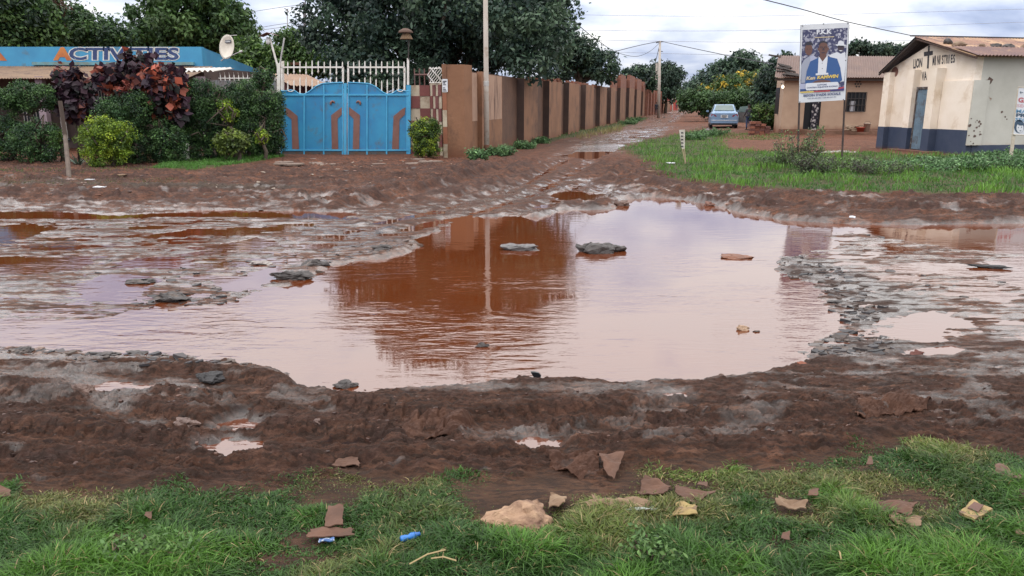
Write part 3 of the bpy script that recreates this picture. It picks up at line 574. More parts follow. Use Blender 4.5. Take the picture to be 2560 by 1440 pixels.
bush('ball topped clipped shrub on a bare stem by window bars', 80, 20.3, [(82, 242, 58, 33), (60, 232, 35, 22)], 120, 85, .048, HG+MG[:1], 41)
bush('low rounded dark shrub under the ball topped one', 90, 19.6, [(90, 382, 48, 24), (90, 355, 56, 46), (60, 345, 40, 35)], 130, 85, .048, HG, 42)
bush('small yellowish shrub tucked left of leaning post', 138, 20.0, [(137, 345, 12, 28)], 26, 55, .06, YG[2:]+MG, 43)
bush('bright yellow green clipped bush in front of the hedge', 266, 18.6, [(266, 345, 58, 50), (240, 325, 28, 25), (292, 330, 28, 26), (265, 385, 48, 30), (262, 303, 14, 12)], 210, 85, .046, YG, 44, .14)
bush('tall layered dark shrub behind yellow green bush', 320, 19.6, [(330, 270, 50, 38), (310, 310, 66, 45), (350, 365, 52, 48), (345, 238, 18, 20), (275, 268, 30, 18)], 290, 90, .048, HG, 45)
bush('rounded dark shrub left of the small white post', 420, 19.8, [(420, 340, 40, 42), (418, 382, 44, 28)], 140, 90, .048, HG, 46)
bush('tall clipped hedge column right of the red leafed shrub', 515, 20.8, [(510, 250, 42, 55), (512, 320, 48, 65), (498, 290, 36, 60), (512, 370, 48, 28)], 330, 90, .050, HG, 47)
bush('dark hedge block with domed top beside hedge column', 610, 21.2, [(606, 250, 40, 50), (614, 310, 46, 65), (614, 362, 46, 24)], 320, 90, .050, HG, 48)
bush('squat dark hedge touching the blue gate', 682, 21.6, [(678, 290, 30, 48), (672, 350, 34, 38), (682, 245, 20, 18)], 220, 90, .050, HG, 49)
bush('wispy shrub sprouting above hedge near gate post', 655, 22.3, [(660, 190, 22, 14), (650, 205, 26, 14)], 40, 55, .07, HG+MG[:1], 50)
bush('yellow tipped shrub poking between the hedge columns', 575, 20.6, [(574, 280, 14, 30), (560, 265, 8, 14)], 36, 50, .06, YG, 51, .12)
bush('olive green shrub low in front of hedge block', 585, 20.0, [(585, 350, 30, 26), (560, 360, 22, 20)], 70, 50, .08, [(.09, .13, .03), (.13, .18, .03), (.05, .08, .02)], 52, .13)
bush('small yellow tipped shrub low by the gate hedge', 652, 20.4, [(652, 340, 14, 16)], 26, 50, .06, YG, 53, .1)
bush('square clipped hedge with yellow top by checkered wall', 1066, 21.4, [(1062, 350, 30, 38), (1046, 330, 20, 28), (1080, 330, 20, 28), (1064, 308, 32, 10), (1064, 370, 28, 22)], 220, 85, .042, YG[1:]+[(.06, .11, .02), (.05, .09, .02), (.03, .06, .015)], 54, .12)
RL = [(.040, .018, .030), (.028, .015, .028), (.06, .025, .04), (.30, .075, .045), (.16, .045, .035), (.035, .02, .03), (.022, .026, .024), (.03, .015, .024)]
bush('tall copper leafed shrub covering part of painted word', 350, 20.2, [(342, 156, 24, 28), (285, 200, 34, 28), (400, 208, 52, 38), (432, 185, 20, 22), (335, 205, 55, 45), (420, 245, 48, 48), (395, 280, 40, 22), (440, 285, 26, 18)], 240, 18, .19, RL, 60, .20, asp=.85)
bush('smaller copper leafed shrub beside the leaning post', 185, 20.8, [(172, 185, 22, 20), (185, 220, 36, 34), (200, 260, 40, 34)], 90, 16, .17, RL[:3]+RL[4:], 61, .18, asp=.85)
# agave and weeds
def agave(label, p, n, ln, w, c, seed, name='agave', cat='plant'):
    R = np.random.RandomState(seed); mb = MB(); p = Vector(p)
    for i in range(n):
        a = 2*math.pi*i/n+R.rand()*.6; el = .4+R.rand()*.9; d = Vector((math.cos(a)*math.cos(el), math.sin(a)*math.cos(el), math.sin(el))); s = Vector((-math.sin(a), math.cos(a), 0)); l = ln*(.7+.5*R.rand())
        q = [p+d*l*t+Vector((0, 0, -.35*l*t*t)) for t in (0, .4, .8, 1)]; ws = (w, w*1.1, w*.5, .003); b = []
        for a_, w_ in zip(q, ws): b += [a_-s*w_/2, a_+s*w_/2]
        mb.add(b, [(0, 1, 3, 2), (2, 3, 5, 4), (4, 5, 7, 6)])
    o = obj(name, mb, mk(name, c, tuple(v*.6 for v in c), 8, rough=.5, b=0)); tag(o, label, cat)
agave('spiky grey green agave behind the leaning wooden post', GH(196, 415), 22, .55, .05, (.12, .17, .12), 1)
agave('dark strappy plant beside the small white post', GH(496, 398), 16, .35, .06, (.04, .07, .04), 2, 'strap_plant')
def weed(label, X, Y, h, r, stems, cols, seed, size=.05, group=None, name='weed_plant'):
    b = GH(X, Y); R = np.random.RandomState(seed); root = thing(name, b, label, 'weed', group); mb = MB(); cs = []
    for i in range(stems):
        a = R.rand()*6.28; rr = r*math.sqrt(R.rand()); hh_ = h*(.5+.6*R.rand()); s = b+Vector((math.cos(a)*rr*.5, math.sin(a)*rr*.5, 0)); e = b+Vector((math.cos(a)*rr*1.2, math.sin(a)*rr*1.2, hh_))
        mb.tube([s, s.lerp(e, .5)+Vector((R.normal()*.03, R.normal()*.03, 0)), e], [.006, .005, .003], 4)
        for t in np.linspace(.25, 1, 7): cs.append(s.lerp(e, t))
    cs = np.array([tuple(c) for c in cs]); Vv, Qq, cc = leaves(cs, np.full(len(cs), .05+size), 9, size, cols, seed=seed, asp=.45)
    fast('leaves', Vv, Qq, M_leaf, root, cc); obj('stem', mb, mk('stem', (.09, .06, .045), rough=.8, b=0), root)
WG = [(.10, .17, .06), (.13, .20, .07), (.08, .08, .06), (.07, .11, .045)]
WD = [(.06, .075, .05), (.07, .06, .055), (.045, .065, .04)]
weed('tallest straggly weed clump under the billboard left post', 1990, 420, .85, .5, 45, WG, 1, .055)
weed('dark purplish weed clump right of billboard left post', 2030, 434, .36, .4, 40, WD+WG, 2, .05)
weed('straggly weed clump left of billboard', 1935, 415, .25, .45, 24, WG, 3)
weed('weed clump around the billboard right post', 2100, 425, .26, .6, 28, WG, 4)
weed('low dark weed clump right of the billboard', 2190, 432, .24, .7, 34, WD+WG, 5)
WGG = [(.09, .19, .07), (.14, .25, .10), (.07, .14, .055), (.05, .10, .04)]
for i, (X, Y, r_, lab) in enumerate(((2290, 425, .8, 'broad leafed weed patch below the church door'), (2390, 420, .9, 'broad leafed weed patch at the church corner'), (2475, 415, .9, 'broad leafed weed patch left of school sign post'), (2575, 425, .9, 'dense weed patch right of the school sign post'), (2530, 400, .7, 'broad leafed weeds against church side wall'), (2630, 405, .9, 'weeds against church side wall beyond the sign'))):
    weed(lab, X, Y, (.14, .22, .17, .27, .16, .24)[i], r_*1.1, 60, WGG, 10+i, .075, 'weed patches along the church')
for i, (X, Y, r_, lab) in enumerate(((1310, 372, .35, 'leafy weed at the foot of first dark pilaster'), (1195, 398, .25, 'leafy weed left of the light pole foot'), (1355, 360, .35, 'leafy weed at the foot of second dark pilaster'), (1570, 312, .7, 'leafy weed under the raised brick pilasters'), (1250, 388, .4, 'leafy weed right of the light pole foot'), (1590, 303, .7, 'leafy weed near the far end of mud wall'), (1780, 340, .8, 'broad leafed weed in front of the silver car'), (1735, 350, .5, 'broad leafed weed right of the leaning stake'))):
    weed(lab, X, Y, .22 if X < 1500 else .32, r_*.9, 34, WGG, 30+i, .08)
# ================================================================ BLUE GATE COMPOUND
DGt = 23.4
M_blue = mk_base('blue_paint', (.035, .25, .45), (.028, .19, .39), (.10, .07, .06), .30, scale=1.6, stain=(.09, .12, .15), sscale=3.2, slo=.55, shi=.75, rough=.5, b=.25, bs=12, bd=.006)
M_bluetrim = mk('blue_trim', (.075, .36, .58), (.05, .28, .50), 3, rough=.4, b=.1)
M_brown = mk('brown_paint', (.20, .10, .085), (.16, .075, .06), 4, rough=.6)
M_rust = mk('rusty_foot', (.07, .085, .10), (.10, .06, .04), 6, rough=.7)
M_white = mk('white_paint', (.72, .70, .68), (.58, .55, .50), 5, stain=(.35, .24, .16), sscale=6, slo=.6, shi=.72, rough=.55, b=.1)
M_dark = mk('dark_iron', (.03, .028, .028), (.05, .035, .03), 12, rough=.6)
gz0 = .04
def gp3(X, Y, off=0): q = P(X, Y, DGt); return Vector((q.x, DGt+off, max(q.z, gz0)))
gate = thing('double_gate', (P(865, 390, DGt).x, DGt, 0), 'blue sheet metal double gate with curved top and brown chevrons', 'gate')
def top_curve(x):   # photo pixels, left leaf, x 712..860
    t = [(700, 228), (716, 229), (726, 226), (737, 228), (747, 235), (760, 237), (772, 231), (790, 217), (806, 210), (830, 208.5), (862, 207)]
    for (a, b), (c, d) in zip(t[:-1], t[1:]):
        if a <= x <= c: return b+(d-b)*(x-a)/(c-a)
    return t[-1][1]
for side in (0, 1):
    mx = lambda X: X if not side else 1728-X+(0 if X < 800 else 0)
    xs = [702+i*4 for i in range(40)]; xs[-1] = 858
    poly = [gp3(mx(x), top_curve(x)) for x in xs]; poly = [gp3(mx(702), 394)]+poly+[gp3(mx(858), 394)]
    if side: poly = poly[::-1]
    lf = obj('leaf_panel', MB().prism(poly, (0, .03, 0)), M_blue, gate)
    rim = MB().tube([gp3(mx(x), top_curve(x)-1.2, -.01) for x in xs], .018, 6); obj('rim', rim, M_bluetrim, gate)
    fr = MB()
    for x in (704, 761, 810, 857): 
        a, b = gp3(mx(x), top_curve(x)+2, -.03), gp3(mx(x), 392, -.03); fr.obox(a+Vector((-.02, 0, 0)), (.04, 0, 0), (0, .028, 0), b-a)
    for yy in (239, 377): a, b = gp3(mx(702), yy, -.035), gp3(mx(858), yy, -.035); fr.obox(a, b-a, (0, .033, 0), (0, 0, .045))
    obj('frame', fr, M_bluetrim, gate)
    ft = MB(); a, b = gp3(mx(704), 379, -.012), gp3(mx(857), 379, -.012); ft.obox(Vector((min(a.x, b.x), a.y, gz0+.01)), (abs(b.x-a.x), 0, 0), (0, .011, 0), (0, 0, a.z-gz0-.01)); obj('kick_plate', ft, M_rust, gate)
    for pl in ([(714, 268), (722, 272), (744, 290), (748, 376), (731, 376), (729, 298), (716, 287)], [(857, 266), (857, 284), (844, 297), (846, 376), (830, 376), (828, 288)]):
        q = [gp3(mx(a), b, -.016) for a, b in pl]; obj('chevron', MB().prism(q if not side else q[::-1], (0, .012, 0)), M_brown, gate)
    cs = [gp3(mx(830+5*math.cos(t)+2), 260+7*math.sin(t), -.02) for t in np.linspace(math.pi*.9, math.pi*1.9, 9)]; obj('scroll', MB().tube(cs, [.02, .03, .035, .035, .03, .03, .025, .02, .012], 6), M_brown, gate)
    cs = [gp3(mx(727+8*math.cos(t)), 223+6*math.sin(t), -.02) for t in np.linspace(-.2, math.pi+.2, 9)]; obj('scroll', MB().tube(cs, .014, 6), M_white, gate)
    cs = [gp3(mx(792+7*math.cos(t)), 384+5*math.sin(t), -.03) for t in np.linspace(-.2, math.pi+.2, 9)]; obj('foot_hook', MB().tube(cs, .012, 6), M_dark, gate)
    # white spiked crest above
    cf = MB(); l, r = (702, 858) if not side else (868, 1012)
    a, b = gp3(l, 170), gp3(r, 170); cf.obox(a, b-a, (0, .04, 0), (0, 0, .045))
    for x in (l, r-3): a, b = gp3(x, 168), gp3(x, 215 if x > 800 and x < 900 else 230); cf.obox(b, (.05, 0, 0), (0, .05, 0), a-b)
    obj('crest_frame', cf, M_white, gate); sp = MB()
    xx = np.linspace(l+2, r-2, 11)
    for i, x in enumerate(xx):
        a, b = gp3(x, 152+2*math.sin(i*2.1), .015), gp3(x, 186+4*math.sin(i*1.7), .015); sp.tube([b, b.lerp(a, .12), b.lerp(a, .25), b.lerp(a, .85), a], [.004, .028, .018, .018, .003], 6)
        yb_ = top_curve(x if not side else 1728-x); y0 = 196+5*math.sin(i*1.3)
        if yb_-y0 > 6: a, b = gp3(x, y0, .02), gp3(x, yb_+3, .02); sp.tube([b, b.lerp(a, .8), a], [.02, .02, .003], 6)
    obj('crest_spikes', sp, M_white, gate)
a, b = gp3(860, 208, -.05), gp3(860, 394, -.05); obj('meeting_post', MB().obox(b, (.09, 0, 0), (0, .045, 0), a-b), M_bluetrim, gate)
pr = thing('gate_post', gp3(1022, 392), 'blue painted gate post at the right of the gate', 'post')
a, b = gp3(1016, 213, -.02), gp3(1016, 394, -.02); obj('blue_shaft', MB().obox(b, (.13, 0, 0), (0, .13, 0), a-b), M_bluetrim, pr)
a, b = gp3(1017, 145, .02), gp3(1017, 212, .02); obj('white_extension', MB().obox(b, (.06, 0, 0), (0, .06, 0), a-b), M_white, pr)
pl_ = thing('gate_post', gp3(697, 385), 'white painted gate post at the left of the gate', 'post')
a, b = gp3(692, 158, .0), gp3(692, 386, .0); obj('shaft', MB().obox(b, (.10, 0, 0), (0, .10, 0), a-b), M_white, pl_)
a, b = gp3(704, 152, .05), gp3(704, 228, .05); obj('side_bar', MB().obox(b, (.05, 0, 0), (0, .05, 0), a-b), M_white, pl_)
# lamps
M_galv = mk('galvanised', (.50, .50, .50), (.35, .33, .32), 6, rough=.5, metal=.3)
M_rustr = mk('rust_red_sheet', (.16, .07, .06), (.10, .06, .06), 5, rough=.6)
lm = thing('gate_lamp', gp3(693, 165), 'roofed lamp on a leaning white pole over left gate post', 'lamp')
obj('pole', MB().tube([gp3(693, 166, .05), gp3(673, 94, .05)], .03, 8), M_white, lm)
rf = MB(); ap0, ap1 = gp3(672, 83, -.2), gp3(672, 82, .25)
for ex, ey in ((652, 92), (691, 89)): e0 = gp3(ex, ey, -.2); e1 = gp3(ex, ey, .25); rf.obox(ap0, e0-ap0, ap1-ap0, (0, 0, .012))
obj('lamp_roof', rf, M_rustr, lm); obj('bulb', MB().lathe(gp3(670, 112), [(.005, 0), (.05, .04), (.06, .09), (.04, .15), (.03, .22)], 12), mk('bulb_glass', (.75, .75, .75), rough=.2, b=0), lm, smooth=True)
o = obj('brace_pole', MB().tube([gp3(698, 158, .08), gp3(709, 94, .08)], .025, 8), M_galv); tag(o, 'bare slanted pole next to the roofed gate lamp', 'pole')
lm = thing('wicker_lamp', gp3(1021, 150), 'rusty basket shaded lamp above right gate post', 'lamp')
obj('pole', MB().tube([gp3(1021, 148), gp3(1022, 96)], .018, 8), M_dark, lm)
obj('cap', MB().lathe(gp3(1014, 82), [(.22, 0), (.20, .05), (.08, .12), (.02, .13)], 14), mk('lamp_cap', (.09, .05, .035), rough=.8), lm)
obj('shade', MB().lathe(gp3(1016, 98), [(.19, 0), (.15, .08), (.10, .18)], 14), mk('wicker', (.20, .13, .07), (.10, .06, .04), 30, rough=.9), lm)
# checkered wall right of the gate
M_cream = mk('cream_paint', (.46, .40, .31), (.36, .30, .22), 3, rough=.8, stain=(.22, .15, .10), sscale=3)
M_maroon = mk('maroon_paint', (.17, .055, .050), (.12, .04, .038), 3, rough=.75)
cw = thing('checkered_wall', gp3(1066, 395), 'cream and maroon checkered wall between gate and mud wall', 'wall')
a = gp3(1028, 394, .06); b = gp3(1078, 394, .06); c = P(1106, 396, 22.5); c = Vector((c.x, 22.5, gz0)); top = gp3(1028, 213).z
obj('wall', MB().obox(a+Vector((0, .012, 0)), b-a, (0, .2, 0), (0, 0, top-gz0)).obox(b+Vector((0.012, .012, 0)), c-b, (.1, .2, 0), (0, 0, top-gz0+.05)), M_cream, cw)
rws = [394, 364, 333, 302, 271, 240, 213]
for (s_, e_, ncol) in ((a, b, 2), (b, c, 4)):
    mbm = MB(); dn = (e_-s_).cross(Vector((0, 0, 1))).normalized(); dn = dn if dn.y < 0 else -dn
    for j in range(6):
        z0, z1 = gp3(1040, rws[j]).z, gp3(1040, rws[j+1]).z
        for i in range(ncol):
            if (i+j) % 2 == 0: mbm.obox(s_+(e_-s_)*(i/ncol)+Vector((0, 0, z0-s_.z)), (e_-s_)/ncol, -dn*.02+dn*.003*0, (0, 0, z1-z0))
    mbm.v = [tuple(Vector(q)+dn*.006) for q in mbm.v]; obj('maroon_squares', mbm, M_maroon, cw)
tr = MB(); s_, e_ = P(1074, 207, 23.1), P(1104, 207, 22.6)
for i in range(9):
    q = s_.lerp(e_, i/8); tr.tube([q+Vector((.05*math.sin(t*6.28*1.5+i), 0, .44*t)) for t in np.linspace(0, 1, 9)], .011, 5)
for z in (0, .40): tr.tube([s_+Vector((0, 0, z)), e_+Vector((0, 0, z))], .014, 5)
o = obj('trellis', tr, M_white); tag(o, 'white wavy iron trellis standing on top of checkered wall', 'railing')
mb = MB(); s_, e_ = gp3(1030, 185, .6), gp3(1068, 185, .6)
mb.tube([s_, e_], .03, 6); mb.tube([s_+Vector((0, 0, -.35)), e_+Vector((0, 0, -.35))], .02, 6)
for i in range(4): q = s_.lerp(e_, i/3); mb.tube([q-Vector((0, 0, .5)), q+Vector((0, 0, .18))], .02, 6)
o = obj('railing', mb, M_rustr); tag(o, 'short rusty railing seen above cream checkered squares', 'railing')
# flagstones before the gate
M_stone = mk('flagstone', (.20, .15, .12), (.13, .09, .075), 6, rough=.9, b=.5)
rr_ = random.Random(4)
for i in range(15):
    X = rr_.uniform(700, 1090); Y = rr_.uniform(397, 412); q = GH(X, Y); n = rr_.randint(5, 7); w = rr_.uniform(.12, .36)
    pl = [q+Vector((w*math.cos(6.28*k/n)*rr_.uniform(.7, 1.2), w*.8*math.sin(6.28*k/n)*rr_.uniform(.7, 1.2), -.01)) for k in range(n)]
    o = obj('flagstone', MB().prism(pl, (0, 0, .035)), M_stone); tag(o, 'flat worn paving stone laid in mud before blue gate', 'stone', 'flagstones before the gate')
# ---------------------------------------------------------------- building with blue parapet
M_par = mk('parapet_blue', (.055, .27, .46), (.045, .22, .40), 1.5, stain=(.10, .13, .14), sscale=1.6, slo=.60, shi=.75, rough=.7, b=.3)
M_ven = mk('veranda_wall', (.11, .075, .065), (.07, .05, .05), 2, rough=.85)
M_tin = mk('weathered_tin', (.24, .155, .095), (.17, .11, .075), 1.5, stain=(.10, .06, .045), sscale=3, slo=.5, shi=.7, rough=.65, b=.2)
def corrug(mb, o, across, down, pitch=.09, amp=.014, nv=3):
    o, across, down = map(Vector, (o, across, down)); n = across.cross(down).normalized(); n = n if n.z > 0 else -n; L = across.length; nu = int(L/pitch*6)+1
    return mb.grid(nu, nv, lambda u, v: o+across*u+down*v+n*amp*math.sin(2*math.pi*u*L/pitch), thick=-n*.006)
DB = 27.0
bl = thing('shop_building', P(250, 395, DB), 'low shop building with blue painted parapet and brown tin awning', 'building')
q = lambda X, Y, D=DB: P(X, Y, D)
x0 = q(-420, 300).x; x1 = q(520, 300).x; zt = q(250, 117).z; zb = q(250, 168).z
obj('parapet', MB().obox((x0, DB, zb), (x1-x0, 0, 0), (0, .25, 0), (0, 0, zt-zb)).prism([(x1, DB+.003, zb-.05), (x1+.0, DB+.003, zt-.003), tuple(q(655, 178, 35)), tuple(q(655, 205, 35))], (-.15, .2, 0)), M_par, bl)
zt2 = q(250, 155).z; obj('ledge', MB().obox((q(105, 300).x, DB-.12, q(250, 163).z), (q(500, 300).x-q(105, 300).x, 0, 0), (0, .118, 0), (0, 0, .10)), mk('ledge_paint', (.12, .30, .36), (.16, .16, .12), 3, rough=.8), bl)
obj('wall', MB().obox((x0, DB+.01, 0), (x1-x0, 0, 0), (0, .2, 0), (0, 0, zb-.01)).obox((x1-.2, DB+.21, 0), (.2, 0, 0), (1.0, 8, 0), (0, 0, zb-.01)), M_ven, bl)
mb = MB(); at_ = Vector((x0, DB-.03, q(250, 166).z)); ab = Vector((x0, 24.6, q(250, 196, 24.6).z)); corrug(mb, at_, (q(545, 300).x-x0, 0, 0), ab-at_); obj('awning', mb, M_tin, bl)
def textpart(txt, bl_, br_, tl_, m, par, bold=0, push=(0, 0, 0), arc=0, name='lettering', shear=0):
    t = text_mb(txt, bl_, br_, tl_, bold, arc=arc, shear=shear); t.v = [tuple(Vector(a)+Vector(push)) for a in t.v]; return obj(name, t, m, par)
M_tw = mk('letter_outline', (.62, .62, .60), rough=.7, b=0, stain=(.1, .27, .42), sscale=9, slo=.58, shi=.7); M_tb = mk('letter_blue', (.03, .055, .16), rough=.7, b=0, stain=(.25, .35, .45), sscale=12, slo=.6, shi=.7); M_to = mk('letter_orange', (.55, .22, .06), (.30, .07, .03), .8, rough=.7, b=0)
textpart('A', q(133, 151), q(180, 151), q(133, 118), M_to, bl, .06, (0, -.012, 0))
textpart('CTIVITIES', q(170, 152), q(450, 152), q(170, 117), M_tw, bl, .085, (0, -.008, 0)); textpart('CTIVITIES', q(173, 150), q(447, 150), q(173, 119), M_tb, bl, .03, (0, -.016, 0))
tri = MB().ngon([q(-40, 150), q(18, 152), q(-2, 128), q(-20, 122)]); tri.v = [(a, b-.01, c) for a, b, c in tri.v]; obj('painted_emblem', tri, M_to, bl)
M_pink = mk('mauve_paint', (.30, .23, .27), (.22, .17, .19), 3, rough=.8); M_pale = mk('pale_blue_paint', (.30, .38, .48), (.22, .28, .36), 3, rough=.7)
for X in (128, 520): a = P(X, 395, 24.9); mb = MB().box((a.x, 24.9, 1.2), (.22, .22, 2.38)); obj('column', mb, M_pink, bl)
def bars(X0, X1, Y0, Y1, D, n, par, nm='window_bars'):
    mb = MB(); a, b = P(X0, Y0, D), P(X1, Y1, D)
    for i in range(n+1): x = a.x+(b.x-a.x)*i/n; mb.tube([(x, D, b.z), (x, D, a.z)], .013, 5)
    for z in (a.z, b.z, (a.z+b.z)/2): mb.tube([(a.x, D, z), (b.x, D, z)], .016, 5)
    return obj(nm, mb, M_white, par)
M_void = mk('dark_opening', (.012, .014, .018), rough=.3, b=0)
for X0, X1, Y0, Y1, n in ((50, 118, 225, 310, 7), (225, 275, 225, 300, 6), (142, 170, 230, 345, 4), (-120, -20, 230, 310, 7)):
    a, b = P(X0, Y0, DB), P(X1, Y1, DB); w = obj('window', MB().obox((a.x, DB-.02, b.z), (b.x-a.x, 0, 0), (0, .025, 0), (0, 0, a.z-b.z)), M_void, bl); bars(X0, X1, Y0, Y1, DB-.12, n, w)
    obj('sill', MB().obox((a.x-.06, DB-.12, b.z-.07), (b.x-a.x+.12, 0, 0), (0, .115, 0), (0, 0, .06)), M_pale, w)
a, b = P(5, 318, DB), P(72, 402, DB); d = obj('door', MB().obox((a.x, DB-.06, .05), (b.x-a.x, 0, 0), (0, .055, 0), (0, 0, a.z)), mk('door_blue', (.10, .22, .30), (.07, .15, .2), 3, rough=.6), bl)
a, b = P(112, 290, DB), P(142, 402, DB); obj('shutter', MB().obox((a.x, DB-.3, .05), (b.x-a.x, 0, 0), (0, .05, 0), (0, 0, a.z)), M_pale, bl)
mb = MB(); corrug(mb, P(470, 172, 24.6), P(585, 170, 24.6)-P(470, 172, 24.6), Vector((-.25, -1.0, -.12)), .16, .03); obj('side_awning', mb, mk('white_sheet', (.62, .60, .58), (.45, .42, .38), 4, rough=.6), bl)
fe = thing('tin_fence', P(615, 390, 23.8), 'grey rusty tin fence with white spikes behind the hedge', 'fence')
mb = MB(); A_, B_ = P(525, 186, 23.8), P(700, 205, 23.8); A_.z = B_.z = P(600, 200, 23.8).z
o = Vector((A_.x, 23.8, .05)); L_ = B_.x-A_.x; nu = int(L_/.09*6)+1; mb.grid(nu, 2, lambda u, v: o+Vector((L_*u, .014*math.sin(2*math.pi*u*L_/.09), (A_.z-.05)*v)), thick=(0, .006, 0)); obj('sheet', mb, mk('grey_tin', (.20, .22, .24), (.16, .10, .07), 3, rough=.6), fe)
mb = MB()
for i in range(14): x = A_.x+L_*(.15+.85*i/13); mb.tube([(x, 23.78, A_.z-.02), (x, 23.78, A_.z+.14), (x+.02, 23.7, A_.z+.22)], [.014, .012, .003], 5)
mb.tube([(A_.x+L_*.12, 23.78, A_.z+.05), (B_.x, 23.78, A_.z+.05)], .012, 5); obj('spikes', mb, M_white, fe)
# dish
dish = thing('satellite_dish', P(590, 150, 26.5), 'white satellite dish on bracket at the end of blue parapet', 'satellite dish')
dc = P(573, 119, 26.5); ax = Vector((-.45, -.85, .16)).normalized(); Rm = ax.to_track_quat('Z', 'Y').to_matrix()
mb = MB(); vs = []; nr = 6
for i in range(nr+1):
    r_ = .40*i/nr
    for k in range(24): t = 2*math.pi*k/24; vs.append(dc+Rm @ Vector((r_*.86*math.cos(t), r_*math.sin(t), .28*r_*r_/.4)))
mb.add(vs, [(i*24+k, i*24+(k+1) % 24, (i+1)*24+(k+1) % 24, (i+1)*24+k) for i in range(nr) for k in range(24)]); mb.v += [tuple(Vector(p)-ax*.012) for p in vs]; nn = len(vs); mb.f += [tuple(nn+j for j in reversed(f)) for f in mb.f[:nr*24]]
mb.f += [(nr*24+k, nr*24+(k+1) % 24, nn+nr*24+(k+1) % 24, nn+nr*24+k) for k in range(24)]
obj('reflector', mb, mk('dish_cream', (.62, .57, .50), (.52, .47, .40), 4, rough=.5, b=.05), dish, smooth=True)
obj('arm', MB().tube([dc+Rm @ Vector((0, -.36, .1)), P(603, 128, 26.1)], .014, 6).tube([dc+Rm @ Vector((.1, .36, .1)), P(592, 88, 26.3)], .012, 6), M_galv, dish)
obj('receiver', MB().lathe(P(601, 129, 26.1), [(.02, -.05), (.04, 0), (.035, .06)], 8, Vector((.5, .6, .2))), M_galv, dish)
obj('bracket', MB().tube([dc-ax*.02, P(566, 142, 26.9), P(553, 152, 27)], .022, 6), M_galv, dish)
u_ = Rm @ Vector((1, 0, 0)); v_ = Rm @ Vector((0, 1, 0)); 
if u_.x < 0: u_ = -u_
if v_.z < 0: v_ = -v_
lp = dc+v_*.19+ax*.055
lb = obj('label_plate', MB().prism([lp-u_*.14-v_*.045, lp+u_*.14-v_*.045, lp+u_*.14+v_*.045, lp-u_*.14+v_*.045], ax*.004), mk('black_label', (.01, .012, .03), rough=.4, b=0), dish)
t = text_mb('CANAL+', lp-u_*.12-v_*.026, lp+u_*.12-v_*.026, lp-u_*.12+v_*.026, .02); t.v = [tuple(Vector(a)+ax*.007) for a in t.v]; obj('lettering', t, mk('label_white', (.8, .8, .8), rough=.5, b=0), lb)
# leaning post, white post, stones
o = obj('leaning_post', MB().tube([GH(172, 438)-Vector((0, 0, .1)), P(163, 340, 17.5), P(150, 252, 17.5)], [.050, .046, .044], 9), mk('grey_wood', (.12, .090, .072), (.08, .06, .05), 8, rough=.95, b=.8, bs=30, stretch=(1, 1, .15))); tag(o, 'leaning grey wooden post standing alone before the shrubs', 'post')
a = GH(464, 402); o = obj('garden_post', MB().box((a.x, a.y, .28), (.20, .12, .56)), M_white); tag(o, 'short pale concrete post between the dark shrubs', 'post')
mb = MB(); s_, e_ = GH(558, 382), GH(640, 380)
for i in range(12): p_ = s_.lerp(e_, i/11); mb.tube([p_, p_+Vector((0, 0, .16)), p_+Vector((0, 0, .20))], [.014, .014, .002], 5)
mb.tube([s_+Vector((0, 0, .1)), e_+Vector((0, 0, .1))], .01, 5); o = obj('picket_edging', mb, M_white); tag(o, 'tiny white picket edging at the foot of hedge', 'fence')
# shed behind the gate
sh = thing('shed', P(770, 300, 31), 'small shed with sloping brown tin roof behind the gate', 'building')
mb = MB(); a, b, c, d_ = P(688, 186, 31), P(752, 186, 31.5), P(806, 214, 29.5), P(680, 200, 29.5); c = P(812, 213, 29.6); 
corrug(mb, P(672, 184, 31.5), P(765, 186, 31.5)-P(672, 184, 31.5), P(728, 214, 29.3)-P(672, 184, 31.5), .12, .02); obj('roof', mb, mk('tan_tin', (.34, .22, .15), (.25, .16, .11), 3, rough=.65), sh)
obj('wall', MB().prism([P(690, 385, 30.2), P(800, 385, 30.2), P(795, 214, 30.2), P(690, 198, 30.2)], (0, 1.4, 0)), mk('dark_red_wall', (.12, .045, .045), rough=.8), sh)
nb = thing('outbuilding', P(690, 300, 37), 'plain outbuilding with patchy plaster behind left gate post', 'building')
obj('wall', MB().obox(P(640, 385, 37), (P(745, 300, 37).x-P(640, 300, 37).x, 0, 0), (0, 2, 0), (0, 0, P(700, 163, 37).z)), mk('patchy_plaster', (.36, .30, .26), (.25, .10, .07), 1.2, rough=.9), nb)
obj('roof', MB().obox(P(636, 163, 36.8)+Vector((0, 0, .01)), (P(750, 163, 36.8).x-P(636, 163, 36.8).x, 0, 0), (0, 2.4, 0), (0, 0, .12)), mk('brick_red_edge', (.22, .09, .06), rough=.8), nb)
